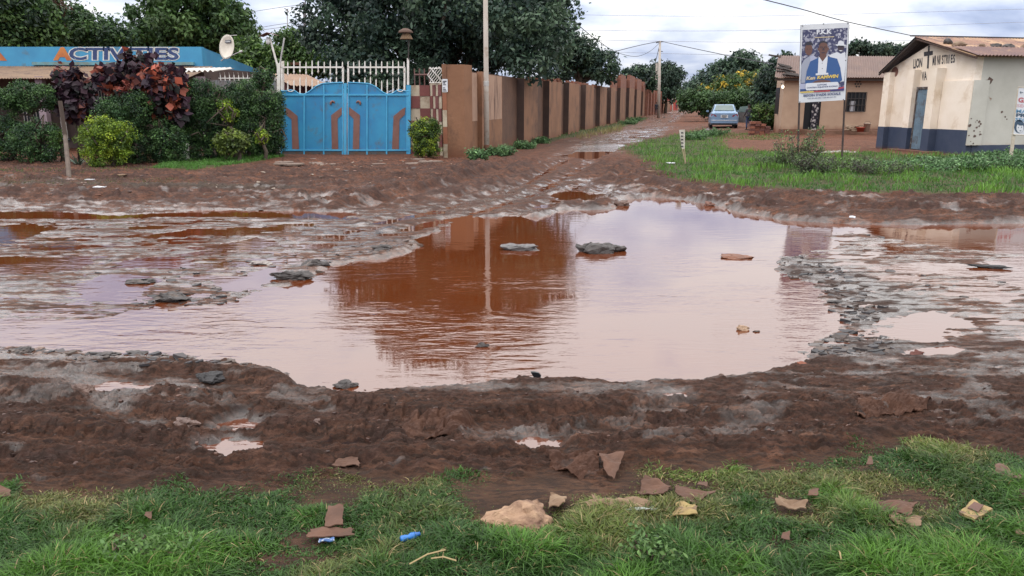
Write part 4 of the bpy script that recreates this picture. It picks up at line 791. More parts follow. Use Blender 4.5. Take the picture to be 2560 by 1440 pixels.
# ================================================================ MUD WALL
PL = Vector((-1.16, 22.26, 0)); UW = Vector((.2319, .9727, 0)); NW = Vector((.9727, -.2319, 0))
M_mudw = mk_base('mud_plaster', (.240, .120, .068), (.185, .090, .050), (.17, .070, .038), .40, scale=.9, stain=(.085, .046, .034), sscale=1.3, slo=.50, shi=.72, sstretch=(1, 1, .8), b=.6, bs=14, bd=.015)
M_mudd = mk_base('dark_mud_plaster', (.048, .030, .027), (.07, .042, .034), (.09, .042, .03), .3, scale=1.5, b=.5, bs=14, bd=.015)  # much darker plaster colour for the near sides of the pilasters
M_lpan = mk('pale_mud_panel', (.38, .25, .185), (.32, .20, .145), 2, stain=(.09, .05, .04), sscale=1.6, slo=.52, shi=.66, sstretch=(3, 3, .3), rough=.9, b=.5)
def brickmat(name, c1, c2, mort, sc=1.0):
    m, nt, p, o = newmat(name); g = nt.nodes.new('ShaderNodeNewGeometry'); s = nt.nodes.new('ShaderNodeSeparateXYZ'); nt.links.new(g.outputs['Position'], s.inputs[0])
    a = nt.nodes.new('ShaderNodeMath'); a.operation = 'ADD'; nt.links.new(s.outputs[0], a.inputs[0]); nt.links.new(s.outputs[1], a.inputs[1])
    cb = nt.nodes.new('ShaderNodeCombineXYZ'); nt.links.new(a.outputs[0], cb.inputs[0]); nt.links.new(s.outputs[2], cb.inputs[1])
    b = nt.nodes.new('ShaderNodeTexBrick'); nt.links.new(cb.outputs[0], b.inputs['Vector']); b.inputs['Scale'].default_value = sc; b.inputs['Brick Width'].default_value = .24; b.inputs['Row Height'].default_value = .10; b.inputs['Mortar Size'].default_value = .012
    b.inputs['Color1'].default_value = (*c1, 1); b.inputs['Color2'].default_value = (*c2, 1); b.inputs['Mortar'].default_value = (*mort, 1)
    nt.links.new(mix(nt, ramp(nt, noise(nt, 3, 5), .4, .7), b.outputs[0], mix(nt, .5, b.outputs[0], (.10, .06, .05))), p.inputs['Base Color']); p.inputs['Roughness'].default_value = .9
    nt.links.new(bump(nt, b.outputs['Fac'], .6, -.015), p.inputs['Normal']); return m
M_brick = brickmat('red_brick', (.30, .10, .055), (.20, .07, .045), (.16, .11, .09))
mw = thing('mud_wall', PL, 'long mud plastered compound wall with projecting pilasters', 'wall')
def wp(s, off=0, z=0): return PL+UW*s+NW*off+Vector((0, 0, z))
def ztop(X, Y):     # top of wall at pixel, using wall line distance
    kx = (X-1280)/FP/(cT+.24*sT); s = (kx*PL.y-PL.x)/(UW.x-kx*UW.y); return P(X, Y, (PL+UW*s).y).z
PRJ = .27
# corner pillar and first bays
M_rec = mk_base('shaded_recess_plaster', (.13, .070, .047), (.09, .048, .034), (.13, .055, .032), .5, scale=1.2, stain=(.08, .045, .034), sscale=1.6, slo=.5, shi=.7, b=.6, bs=14, bd=.015)  # darker copy of the mud plaster: shade of the recess put into its colour
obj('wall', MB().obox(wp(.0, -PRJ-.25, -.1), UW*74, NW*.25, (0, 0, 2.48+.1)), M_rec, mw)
zt0 = ztop(1180, 160)
cp = [Vector((P(1118, 398, 21.95).x, 21.95, -.1)), Vector((P(1163, 398, 21.95).x, 21.95, -.1)), wp(.10, 0, -.1), wp(.10, -PRJ-.02, -.1), Vector((P(1118, 398, 21.95).x, 22.35, -.1))]
obj('corner_pillar', MB().prism(cp, (0, 0, 2.62+.1)), M_mudw, mw)
obj('bay_face', MB().obox(wp(.25, -PRJ+.0005, -.1), UW*4.35, NW*.018, (0, 0, 2.5)), M_mudw, mw)
for s0, s1 in ((.3, 1.5), (1.9, 4.55)): obj('pale_panel', MB().obox(wp(s0, -PRJ+.001, 1.05), UW*(s1-s0), NW*.02, (0, 0, 1.40)), M_lpan, mw)
obj('pilaster', MB().obox(wp(1.52, -PRJ+.002, -.1), UW*.36, NW*(PRJ*.6), (0, 0, 2.6)), M_mudw, mw)
segs = [(6.92, 9.44), (11.95, 15.11), (17.22, 20.72), (23.2, 26.71), (29.94, 33.61), (36.45, 39.59)]
tops = [2.46, 2.50, 2.55, 2.58, 2.62, 2.68]
for (s0, s1), zt_ in zip(segs, tops):
    a = obj('pilaster', MB().obox(wp(s0+.01, -PRJ+.002, -.1), UW*(s1-s0-.01), NW*(PRJ-.002), (0, 0, zt_+.1)), M_mudw, mw)
    obj('dark_side', MB().obox(wp(s0, -PRJ+.003, -.1), UW*.012, NW*(PRJ-.001), (0, 0, zt_+.09)), M_mudd, a)
# raised brick tops over the far bays
segs2 = [(43.5, 48.0, 188), (52, 58, 190), (61, 67.5, 198), (70.5, 73.9, 205)]
for s0, s1, Y in segs2:
    Dm = wp((s0+s1)/2).y; zt_ = P(1560, Y, Dm).z; X = 1560
    a = obj('pilaster', MB().obox(wp(s0+.01, -PRJ+.002, -.1), UW*(s1-s0), NW*(PRJ-.002), (0, 0, zt_*.72+.1)), M_mudw, mw); obj('dark_side', MB().obox(wp(s0, -PRJ+.003, -.1), UW*.012, NW*(PRJ-.001), (0, 0, zt_*.72+.09)), M_mudd, a)
    obj('brick_top', MB().obox(wp(s0, -PRJ+.004, zt_*.72+.003), UW*(s1-s0), NW*(PRJ-.006), (0, 0, zt_*.28)), M_brick, a)
obj('brick_course', MB().obox(wp(40, -PRJ-.24, 2.485), UW*34, NW*.23, (0, 0, 1.2)), M_brick, mw)
rb = random.Random(2); mb = MB()
for i in range(170):
    s = rb.uniform(9, 42); mb.box(wp(s, -PRJ-.12+rb.uniform(-.07, .07), 2.53+rb.uniform(0, .16)*(1 if s > 14 else .3)), (.11, .24, .09), rb.uniform(-.5, .5))
obj('loose_bricks', mb, M_brick, mw)
rr3 = random.Random(5)
for i in range(3): pass
bw_ = thing('brick_wall', wp(76), 'unplastered red brick wall continuing past the mud wall', 'wall')
e2 = G(1655, 283); s2 = wp(74.2, .05, -.1); dv = Vector((e2.x, e2.y, -.1))-s2
obj('wall', MB().obox(s2, dv, (-.3, .1, 0), (0, 0, 3.1)), M_brick, bw_)
for i in range(7): p_ = s2+dv*(i/6.6); obj('pier', MB().obox(p_+Vector((0, 0, 0)), dv.normalized()*.9, (.3, -.08, 0), (0, 0, 3.2)), M_brick, bw_)
# narrow striped return at the corner pillar
st = thing('striped_pier', G(1112, 396), 'narrow pier striped cream and brick red at wall corner', 'pillar')
yy = [397, 360, 317, 275, 232, 200, 160]; xa, xb = P(1107, 300, 21.93).x, P(1117.6, 300, 21.93).x
M_terra = mk('terracotta_paint', (.27, .11, .06), (.20, .08, .05), 4, rough=.85)
for i in range(6):
    z0, z1 = max(P(1112, yy[i], 21.93).z, -.02), P(1112, yy[i+1], 21.93).z; obj('band', MB().obox((xa, 21.93, z0), (xb-xa, 0, 0), (0, .4, 0), (0, 0, z1-z0-.002)), (M_cream, M_terra, M_cream, M_terra, M_cream, M_mudw)[i], st)
nt_ = thing('paper_notice', P(1111, 215, 21.9), 'white paper notice pasted on the striped pier', 'notice')
obj('sheet', MB().obox(P(1106, 230, 21.915), (.15, 0, 0), (0, .006, 0), (0, 0, .35)), mk('paper', (.62, .64, .68), rough=.8, b=0), nt_)
mb = MB(); 
for i in range(7):
    if i == 3: continue
    mb.obox(P(1107.6, 229-i*3.9, 21.912)+Vector((0, 0, .01)), (.10-.02*(i % 3), 0, 0), (0, -.003, 0), (0, 0, .02 if i < 5 else .03))
obj('print_lines', mb, mk('print_black', (.05, .05, .06), rough=.8, b=0), nt_)
# ================================================================ BROWN HOUSE
hs = thing('brown_house', G(2050, 336), 'brown plastered house with purple tin roof and barred window', 'house')
M_hw = mk_base('house_plaster', (.40, .28, .20), (.33, .22, .155), (.17, .065, .035), .55, scale=1.0, rough=.85, b=.4)
M_hroof = mk('purple_tin', (.165, .105, .085), (.125, .08, .07), 1.2, stain=(.25, .16, .13), sscale=1.5, slo=.58, shi=.75, rough=.6, b=.1)
HL = Vector((*G(1950, 337)[:2], 0)); hU = Vector((1, .10, 0)).normalized(); hN = Vector((.10, -1, 0)).normalized(); HD = HL.y
zE = P(1960, 192, HD).z
def hp(X, Y, off=0): return onp(X, Y, HL+hN*off, hN)
LB = HL+Vector((1.05, 4.2, 0)); W_ = 9.0
obj('wall', MB().prism([HL-hN*0, HL+hU*W_, HL+hU*W_-hN*4.5, LB], (0, 0, zE)), M_hw, hs)
rA = hp(1937, 193, .45); rA2 = hp(2230, 197, .45); rz = P(1960, 139, HD+2.2).z
across = (rA2-rA); across.z = 0; across = hU*9.6; rTop = Vector((P(1946, 139, rA.y+2.7).x, rA.y+2.7, rz))
mb = MB(); corrug(mb, rTop, across, rA-rTop, .13, .02); obj('roof', mb, M_hroof, hs)
mb = MB(); corrug(mb, rTop+Vector((0, .02, 0)), across, Vector((1.0, 2.9, -1.1)), .13, .02); obj('roof', mb, M_hroof, hs)
obj('fascia', MB().obox(rA+Vector((.05, .10, -.16)), across, (0, .03, 0), (0, 0, .12)), mk('dark_wood', (.05, .035, .03), rough=.9), hs)
obj('gable_wall', MB().prism([HL+Vector((0, 0, zE+.01)), LB+Vector((0, 0, zE+.01)), (HL+LB)/2+Vector((0, 0, rz-.12))], hU*.2), M_hw, hs)
def hquad(X0, X1, Y0, Y1, m, nm, par, off=.02, th=.03):
    a, b = hp(X0, Y1), hp(X1, Y0); return obj(nm, MB().obox(a+hN*off, hU*((b-a).dot(hU)), -hN*th, (0, 0, b.z-a.z)), m, par)
hquad(2006, 2053, 254, 330, M_void, 'door', hs, .01)
dr_ = [c for c in hs.children if c.name.startswith('door')][0]
mc, nt, pb, mo = newmat('patterned_cloth'); g = nt.nodes.new('ShaderNodeNewGeometry'); vo = nt.nodes.new('ShaderNodeTexVoronoi'); vo.inputs['Scale'].default_value = 7; nt.links.new(g.outputs['Position'], vo.inputs['Vector'])
nt.links.new(mix(nt, ramp(nt, vo.outputs[0], .38, .42), (.55, .52, .52), (.04, .035, .05)), pb.inputs['Base Color']); pb.inputs['Roughness'].default_value = .9
a, b = hp(2023, 329), hp(2046, 256); wc = (b-a).dot(hU); obj('curtain', MB().grid(40, 3, lambda u, v: a+hN*(.06+.03*math.sin(u*38))+hU*wc*u+Vector((0, 0, (b.z-a.z)*v)), thick=hN*.004), mc, dr_)
w = hquad(2113, 2166, 231, 279, M_void, 'window', hs, .012)
mb = MB(); a, b = hp(2113, 279), hp(2166, 231); wd = (b-a).dot(hU); hh2 = b.z-a.z
for i in range(6): q_ = a+hN*.07+hU*wd*i/5; mb.tube([q_, q_+Vector((0, 0, hh2))], .016, 5)
for i in range(4): q_ = a+hN*.07+Vector((0, 0, hh2*i/3)); mb.tube([q_, q_+hU*wd], .016, 5)
obj('window_bars', mb, M_dark, w)
a = hp(2122, 278); obj('curtain', MB().obox(a+hN*.035, hU*.28, -hN*.01, (0, 0, .5)), mk('grey_cloth', (.35, .35, .38), rough=.9), w)
vc = hp(2145, 210); mb = MB()
for i in range(6): t = 1.047*i; mb.lathe(vc+hU*.14*math.cos(t)+Vector((0, 0, .14*math.sin(t)))+hN*.004, [(.05, 0), (.05, .012)], 8, hN)
obj('vent', mb.lathe(vc+hN*.004, [(.05, 0), (.05, .012)], 8, hN), M_dark, hs)
sl = HL.lerp(LB, .45); obj('window', MB().obox(sl+Vector((-.02, 0, 1.0)), (-.01, .55, 0), (.04, 0, 0), (0, 0, 1.35)), M_void, hs)
obj('plinth', MB().obox(HL+hN*.06-hU*.1, hU*(W_+.1), -hN*.05, (0, 0, .28)), mk('worn_brick_plinth', (.18, .08, .05), (.12, .06, .045), 4, rough=.95, b=.9, bs=9, bd=.03), hs)
obj('step', MB().obox(hp(2000, 334)+hN*.9-Vector((0, 0, .15)), hU*3.8, -hN*.83, (0, 0, .34)), mk('earth_step', (.22, .12, .085), (.14, .075, .05), 3, rough=.95, b=.8, bs=9, bd=.03), hs)
m, nt, pb, mo = newmat('lit_bulb'); pb.inputs['Emission Color'].default_value = (1, .82, .6, 1); pb.inputs['Emission Strength'].default_value = 9
bp = P(1957, 217, HD-.5); o = thing('wall_bulb', bp, 'glowing bare bulb on the corner of the brown house', 'lamp'); obj('glass', MB().lathe(bp, [(.01, -.07), (.045, -.05), (.06, 0), (.04, .05), (.02, .08)], 12), m, o, smooth=True); obj('holder', MB().tube([bp+Vector((0, 0, .1)), bp+Vector((0, .3, .18))], .02, 6), M_dark, o)
mb = MB(); rk = random.Random(9)
for i in range(14): c = rTop+Vector((rk.uniform(-.35, .1), rk.uniform(-2.6, 0), 0)); c.z = rz-(rTop.y-c.y)*(rz-rA.z)/2.7; mb.tube([c+Vector((-.45, 0, rk.uniform(-.02, .2))), c+Vector((.2, 0, 0))], .045, 5)
o = obj('roof_poles', mb, M_dark, hs)
def crate_brick(label, X, Y, D, nx, nz, seed):
    R = random.Random(seed); r = thing('brick_stack', P(X, Y, D), label, 'bricks'); b0 = Vector((P(X, Y, D).x, D, 0)); k = 0
    for z in range(nz):
        for i in range(nx-(z > nz*.5)*(z-nz//2)):
            k += 1; obj('brick', MB().box(b0+Vector(((i-nx/2)*.25+R.uniform(-.02, .02), R.uniform(-.05, .05), .06+z*.115)), (.235, .3, .105), R.uniform(-.08, .08)), M_brickp[R.randint(0, 2)], r)
M_brickp = [mk('fired_brick', c, tuple(v*.7 for v in c), 9, rough=.95, b=.6) for c in ((.20, .075, .05), (.26, .10, .065), (.14, .06, .05))]
crate_brick('stack of red bricks left of the brown house corner', 1903, 338, 38.2, 4, 6, 3)
# things on the doorstep
def bucket(label, X, Y, D, h, r, m):
    p_ = P(X, Y, D); p_.z = .19; b = thing('bucket', p_, label, 'bucket'); obj('tub', MB().lathe(p_, [(r*.8, 0), (r, h), (r*1.08, h+.005), (r*1.08, h-.03), (r*.95, h-.02), (r*.76, .02)], 14), m, b, smooth=True)
    obj('handle', MB().tube([p_+Vector((r*math.cos(t), -.02, h-.03+.12*math.sin(t))) for t in np.linspace(0, math.pi, 7)], .008, 5), M_dark, b)
bucket('tall dirty white bucket at the foot of house wall', 2165, 340, HD-1.2, .42, .16, mk('dirty_white_plastic', (.42, .34, .28), (.32, .24, .19), 5, rough=.6)); bucket('small red plastic basin left of the white bucket', 2149, 341, HD-1.15, .22, .20, mk('red_plastic', (.35, .06, .035), rough=.5))
mb = MB(); b0 = P(2127, 338, HD-1.0); b0.z = .20
for i in range(12): mb.tube([b0+Vector((rk.uniform(-.4, .0), rk.uniform(-.15, .15), .04+.022*i)), b0+Vector((rk.uniform(.05, .45), rk.uniform(-.15, .15), .04+.02*i))], .035, 6)
o = obj('firewood', mb, mk('split_wood', (.30, .22, .16), (.18, .12, .08), 8, rough=.9)); tag(o, 'small heap of split firewood by house wall', 'firewood')
# ================================================================ CHURCH
ch = thing('chapel', G(2408, 392), 'whitewashed chapel with dark blue base and rusty tin roof', 'church')
CR = Vector((13.64, 23.26, 0)); CL = Vector((12.81, 27.09, 0)); cU = (CR-CL).normalized(); cN = Vector((-.977, -.2117, 0)); cS = -cN; LF = (CR-CL).length
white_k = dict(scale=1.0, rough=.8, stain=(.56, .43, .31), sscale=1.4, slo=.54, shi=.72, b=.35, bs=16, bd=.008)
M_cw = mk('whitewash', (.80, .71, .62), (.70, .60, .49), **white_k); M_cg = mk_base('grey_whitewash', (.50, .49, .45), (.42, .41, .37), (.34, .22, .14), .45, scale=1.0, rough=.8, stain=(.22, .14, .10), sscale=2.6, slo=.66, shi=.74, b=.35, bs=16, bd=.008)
M_navy = mk_base('navy_paint', (.030, .045, .085), (.045, .06, .10), (.10, .055, .045), .16, scale=2, rough=.7, stain=(.12, .12, .15), sscale=5, slo=.66, shi=.74, b=.2)
def fp(X, Y, off=0): return onp(X, Y, CR+cN*off, cN)
zb1 = .79; zeL, zeR = 2.60, 2.90; zap = fp(2328, 108).z
fr = lambda s, z, off=0: CL+cU*s+cN*off+Vector((0, 0, z))
sap = LF*.52; SD = 14.0
obj('wall', MB().prism([fr(0, zb1), fr(LF, zb1), fr(LF, zeR), fr(sap, zap), fr(0, zeL)], cS*.25), M_cw, ch)
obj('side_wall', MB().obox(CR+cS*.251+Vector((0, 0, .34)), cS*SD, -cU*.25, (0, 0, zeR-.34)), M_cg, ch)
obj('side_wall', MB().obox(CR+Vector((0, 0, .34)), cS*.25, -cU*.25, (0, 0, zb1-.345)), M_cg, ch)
obj('blue_base', MB().obox(CL+cN*.012-Vector((0, 0, .1)), cU*(LF+.0), cS*.25, (0, 0, zb1+.1)), M_navy, ch)
obj('blue_base', MB().obox(CR+cU*.015+cS*.24-Vector((0, 0, .1)), cS*SD, -cU*.2, (0, 0, .44)), M_navy, ch)
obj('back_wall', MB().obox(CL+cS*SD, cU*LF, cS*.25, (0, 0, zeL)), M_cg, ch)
def pil(s0, s1, prj, zt_, m=M_cw, z0=zb1):
    p_ = obj('pilaster', MB().obox(fr(s0, z0, .001), cU*(s1-s0), cN*prj, (0, 0, zt_-z0)), m, ch); obj('blue_foot', MB().obox(fr(s0-.006, -.1, .013), cU*(s1-s0+.012), cN*prj, (0, 0, z0+.1)), M_navy, p_)
def s_of(X, off): return (fp(X, 300, off)-CL).dot(cU)
pil(s_of(2192, .2)+.12, s_of(2208, .2)+.1, .20, zeL-.02)
zB = fp(2275, 175, .27).z; sB1 = s_of(2272, .25); pil(sB1-.28, sB1, .25, zB); sC1 = s_of(2327, .33); pil(sC1-.30, sC1, .33, fp(2330, 171, .3).z)
zD = fp(2350, 203, .1).z; obj('buttress', MB().obox(fr(sC1+.01, zb1, .002), cU*(LF-sC1+.06), cN*.07, (0, 0, zD-zb1)), M_cw, ch)
def sp3(X, Y): return onp(X, Y, CR, cU)
a = sp3(2467, 213); ln_ = (a-CR).dot(cS); obj('buttress', MB().obox(CR-cS*.05+Vector((0, 0, .345)), cS*(ln_+.05), cU*.10, (0, 0, zD-.345)), M_cg, ch)
obj('blue_foot', MB().obox(fr(sC1+.012, -.1, .014), cU*(LF-sC1+.065), cN*.07, (0, 0, zb1+.1)), M_navy, ch)
# door between the two pilasters
sd0, sd1 = sB1+.03, sC1-.33; zdt = fp(2300, 224, .0).z
dd_ = obj('door', MB().grid(80, 2, lambda u, v: fr(sd0+(sd1-sd0)*u, .12+(zdt-.12)*v, .05+.02*math.sin(u*6.283*8)), thick=cN*.006), mk('blue_grey_tin', (.17, .25, .32), (.13, .19, .25), 4, stain=(.10, .08, .08), sscale=4, rough=.5), ch)
mb = MB(); 
for s in (sd0-.03, sd1-.01): mb.obox(fr(s, .02, .02), cU*.05, cN*.08, (0, 0, zdt))
mb.obox(fr(sd0-.03, zdt+.02, .02), cU*(sd1-sd0+.07), cN*.08, (0, 0, .06)); obj('frame', mb, mk('door_frame', (.08, .06, .055), (.3, .3, .3), 6, lo=.55, hi=.7, rough=.8), dd_)
obj('step', MB().obox(fr(sd0-.5, -.05, .06), cU*1.9, cN*.55, (0, 0, .15)), mk('mud_step', (.17, .08, .055), (.11, .05, .04), 5, rough=.95, b=.9, bs=9, bd=.03), ch)
# painted words and cross
M_ink = mk('black_paint', (.035, .035, .045), (.10, .09, .09), 14, lo=.45, hi=.75, rough=.8, b=0)
def fptxt(t, bl_, br_, tl_, bold, off=.006, nm='lettering'):
    a, b, c = fp(*bl_, off), fp(*br_, off), fp(*tl_, off); return obj(nm, text_mb(t, a, b, c, bold), M_ink, ch)
fptxt('LION', (2283, 172), (2305, 168), (2284, 148), .03)
for i, chh in enumerate('MINISTRIES'):
    x_ = 2331+i*5.7; y_ = 164-i*.9+(i*i)*.02; fptxt(chh, (x_, y_), (x_+(4.6 if chh != 'I' else 2.2), y_-1), (x_+.8, y_-24+i*.35), .03)
fptxt('VA', (2304, 202), (2317, 200), (2304, 180), .03)
cx0, cx1 = 2319.5, 2323.5; q4 = lambda pts: MB().prism([fp(a, b, .004) for a, b in pts], cN*.004)
obj('cross', q4([(2317.5, 171), (2321.5, 171), (2324.5, 114), (2320.5, 114)]).prism([fp(a, b, .0045) for a, b in ((2310, 141), (2332, 137), (2332, 127), (2310, 130))], cN*.004), M_ink, ch)
vc = fp(2237, 180, .002); mb = MB(); mb.lathe(vc, [(.17, 0), (.15, .012), (.0, .014)], 14, cN); obj('vent', mb, mk('vent_brick', (.22, .10, .08), (.1, .05, .04), 8, rough=.9, b=.8), ch)
# wall scars on the grey side
def scar(X, Y, r, seed, m, nm='bare_patch'):
    c = sp3(X, Y); R = random.Random(seed); off = .104 if X < 2467 and Y > 213 else .003; n = 11; obj(nm, MB().ngon([c+cU*off+cS*r*math.cos(6.283*k/n)*R.uniform(.6, 1.25)+Vector((0, 0, r*math.sin(6.283*k/n)*R.uniform(.4, 1.0))) for k in range(n)][::1]), m, ch)
M_scar = mk('exposed_brick', (.14, .085, .07), (.08, .06, .055), 14, rough=.95, b=.9)
scar(2473, 203, .15, 1, M_scar); scar(2505, 280, .05, 2, M_scar); scar(2513, 292, .035, 3, M_scar); scar(2517, 298, .03, 4, M_scar)
R5 = random.Random(8)
for i in range(16): scar(R5.uniform(2414, 2445), R5.uniform(295, 365), R5.uniform(.015, .06), 10+i, M_scar)
# roof: two slopes of rusty tin
M_cr = mk('rusty_tin', (.42, .27, .16), (.24, .13, .09), 1.1, lo=.40, hi=.60, stain=(.12, .065, .06), sscale=1.8, slo=.48, shi=.62, rough=.6, b=.2)
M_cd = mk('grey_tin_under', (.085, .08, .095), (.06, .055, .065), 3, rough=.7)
ov = .33; A0 = fr(sap, zap+.10, ov); EL = fr(-.35, zeL-.05, ov); ER = fr(LF+.30, zeR-.0, ov)
A0 = onp(2288, 92, A0, cN); mb = MB(); corrug(mb, A0, cS*(SD+ov), ER-A0, .12, .017, 5); obj('roof', mb, M_cr, ch)
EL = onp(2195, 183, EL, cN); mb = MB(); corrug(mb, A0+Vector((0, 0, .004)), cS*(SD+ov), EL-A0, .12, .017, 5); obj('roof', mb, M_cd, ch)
mb = MB(); E2 = ER+(A0-ER)*.36+Vector((0, 0, .07)); corrug(mb, E2, cS*(SD+ov), (ER-A0)*.40+Vector((0, 0, -.02)), .12, .017, 3); obj('lower_roof_sheet', mb, mk('purple_rust_tin', (.17, .095, .08), (.12, .07, .07), 2, stain=(.3, .18, .11), sscale=2, slo=.55, shi=.7, rough=.6), ch)
obj('ridge', MB().obox(A0+Vector((-.1, 0, .02)), cS*(SD+ov), (0, .14, 0), (0, 0, .035)), mk('ridge_tin', (.06, .05, .055), rough=.7), ch)
obj('rafters', MB().tube([A0+cS*.05-Vector((0, 0, .07)), EL+cS*.05-Vector((0, 0, .05))], .035, 5), M_dark, ch); obj('rafters', MB().tube([A0+cS*.05-Vector((0, 0, .07)), ER+cS*.05-Vector((0, 0, .05))], .03, 5), M_scar, ch)
def rock(name, label, c, sz, m, seed, cat='rock', group=None, sub=2, jag=.35, rz=0, flat=False):
    import bmesh
    bm = bmesh.new(); bmesh.ops.create_icosphere(bm, subdivisions=sub, radius=1); R = np.random.RandomState(seed); o3 = R.rand(3)*50
    from mathutils import noise as mn
    ca, sa = math.cos(rz), math.sin(rz); pl = []
    for k in range(7):
        d = Vector(R.normal(size=3)).normalized(); pl.append((d, R.uniform(.55, .85)))
    for v in bm.verts:
        p = v.co.copy(); p *= 1+jag*mn.noise(p*1.6+Vector(o3))
        for d, h in pl:
            e = p.dot(d)-h
            if e > 0: p -= d*e*.85
        p += Vector((mn.noise(p*4+Vector(o3)), mn.noise(p*4+Vector(o3)+Vector((9, 0, 0))), mn.noise(p*4)*2.2)) * .13
        p = Vector((p.x*sz[0], p.y*sz[1], p.z*sz[2])); v.co = Vector((p.x*ca-p.y*sa, p.x*sa+p.y*ca, p.z))
    me = bpy.data.meshes.new(name); bm.to_mesh(me); bm.free(); o = link(name, me, m); o.location = c; tag(o, label, cat, group); return o
M_rk = mk('grey_asphalt_lump', (.060, .050, .048), (.032, .027, .026), 10, stain=(.16, .12, .10), sscale=8, slo=.55, shi=.7, rough=.5, b=.9, bs=30, bd=.01)
M_rk2 = mk('mud_covered_stone', (.16, .10, .08), (.09, .055, .045), 8, rough=.45, b=.8, bs=24, bd=.01)
# stones holding the chapel roof down
for i, (X, Y, r_, lab) in enumerate(((2369, 110, .20, 'dark stone slab on the rusty chapel roof near its front'), (2395, 117, .24, 'big pale boulder weighing down the chapel roof'), (2455, 122, .15, 'first small stone along the chapel roof sheet joint'), (2490, 122, .20, 'long dark stone on the chapel roof sheet joint'), (2520, 123, .20, 'dark stone right of long one on chapel roof'), (2558, 124, .12, 'stone on the chapel roof at picture edge'))):
    nrm = (ER-A0).cross(cS).normalized(); c = onp(X, Y, A0, nrm); rock('roof_stone', lab, c+Vector((0, 0, .07)), (r_, r_*.6, .10), M_rk if i in (0, 3, 4) else mk('pale_stone', (.26, .19, .13), (.17, .11, .08), 6, rough=.9), 40+i, 'stone', 'stones on the chapel roof')
# ================================================================ BILLBOARD
bb_ = thing('billboard', GH(2103, 415), 'election style billboard with a man in blue jacket on two posts', 'billboard')
c00, c10, c01, c11 = P(1997, 257, 20.0), P(2113, 250, 19.85), P(2003, 62, 20.0), P(2123, 56, 19.85)
bn = (c10-c00).cross(c01-c00).normalized(); bn = bn if bn.y < 0 else -bn
def bq(x, y, lay=1):
    xl = 155-(y-150)*.036; xr = 940-(y-105)*.054; u = (x-xl)/(xr-xl); yt = 150-(x-155)*.057; yb2 = 1415-(x-110)*.026; v = 1-(y-yt)/(yb2-yt)
    p_ = (c00*(1-u)+c10*u)*(1-v)+(c01*(1-u)+c11*u)*v; return p_+bn*(.004+.0028*lay)
def bpoly(pts, lay, m, nm='picture'): return obj(nm, MB().ngon([bq(a, b, lay) for a, b in pts]), m, sheet)
M_post = mk('rust_brown_post', (.07, .045, .04), (.04, .03, .03), 9, rough=.7)
for X0, Y0, X1 in ((1994, 415, 2004), (2104, 415, 2121)):
    t_ = P(X1, 62, 20.06); b0 = P(X0, 415, 20.06); b0.z = -.05; obj('post', MB().tube([b0, t_], .026, 8), M_post, bb_)
M_bw = mk('banner_white', (.62, .64, .68), (.55, .57, .62), 3, rough=.5, b=.1, bs=3, bd=.02)
sheet = obj('panel', MB().prism([c00, c10, c11, c01], -bn*.02), M_bw, bb_)
mcrowd, nt, pb, mo = newmat('crowd_print'); g = nt.nodes.new('ShaderNodeNewGeometry'); vo = nt.nodes.new('ShaderNodeTexVoronoi'); vo.inputs['Scale'].default_value = 21; nt.links.new(g.outputs['Position'], vo.inputs['Vector'])
sc_ = nt.nodes.new('ShaderNodeSeparateColor'); nt.links.new(vo.outputs['Color'], sc_.inputs[0])
nt.links.new(mix(nt, ramp(nt, sc_.outputs[0], .55, 1.0), (.04, .045, .11), (.42, .42, .50)), pb.inputs['Base Color']); pb.inputs['Roughness'].default_value = .5
pm_ = lambda n, c, c2=None: mk(n, c, c2 or c, 8, rough=.5, b=0)
bpoly([(178, 232), (915, 192), (850, 1232), (132, 1240)], 1, mcrowd)
K = {k: pm_('print_'+k, c) for k, c in dict(navy=(.035, .07, .20), blue=(.035, .095, .26), skin=(.13, .065, .055), skind=(.05, .035, .05), white=(.60, .62, .68), grey=(.30, .32, .40), hair=(.025, .025, .04), red=(.38, .06, .07), yellow=(.62, .45, .12), cream=(.5, .42, .3), purple=(.05, .04, .16), lav=(.36, .38, .52), ink=(.05, .07, .18)).items()}
def ell(cx, cy, rx, ry, lay, m, n=20, a0=0, a1=6.2832): return bpoly([(cx+rx*math.cos(a0+(a1-a0)*k/n), cy+ry*math.sin(a0+(a1-a0)*k/n)) for k in range(n)], lay, m)
# left man, right man with a hat, central man
bpoly([(150, 960), (150, 800), (200, 710), (260, 670), (330, 640), (420, 680), (430, 1080), (150, 1090)], 2, K['grey']); bpoly([(300, 660), (350, 640), (420, 690), (400, 1050), (290, 1060)], 2.4, K['lav'])
ell(275, 545, 62, 95, 3, K['skin']); ell(280, 480, 66, 62, 3.4, K['hair'], 20, math.pi, 6.2832)
for ex in (252, 298): ell(ex, 540, 9, 6, 3.6, K['hair'], 8)
bpoly([(610, 640), (740, 590), (800, 620), (870, 590), (885, 720), (850, 1080), (740, 1080)], 2, K['white']); ell(800, 510, 52, 78, 3, K['skind']); bpoly([(700, 470), (750, 462), (760, 420), (800, 400), (845, 420), (860, 470), (890, 490), (860, 500), (740, 490)], 3.4, K['white'])
bpoly([(752, 485), (852, 485), (850, 508), (755, 508)], 3.6, K['hair']); bpoly([(765, 562), (830, 562), (800, 580)], 3.6, K['white'])
bpoly([(210, 1100), (240, 900), (300, 740), (430, 680), (600, 665), (740, 700), (790, 850), (820, 1060), (760, 1100)], 4, K['blue'])
bpoly([(435, 690), (455, 660), (585, 650), (580, 730), (555, 950), (420, 950)], 4.6, K['white']); bpoly([(450, 670), (500, 745), (570, 655), (540, 600), (460, 610)], 5, K['skin'])
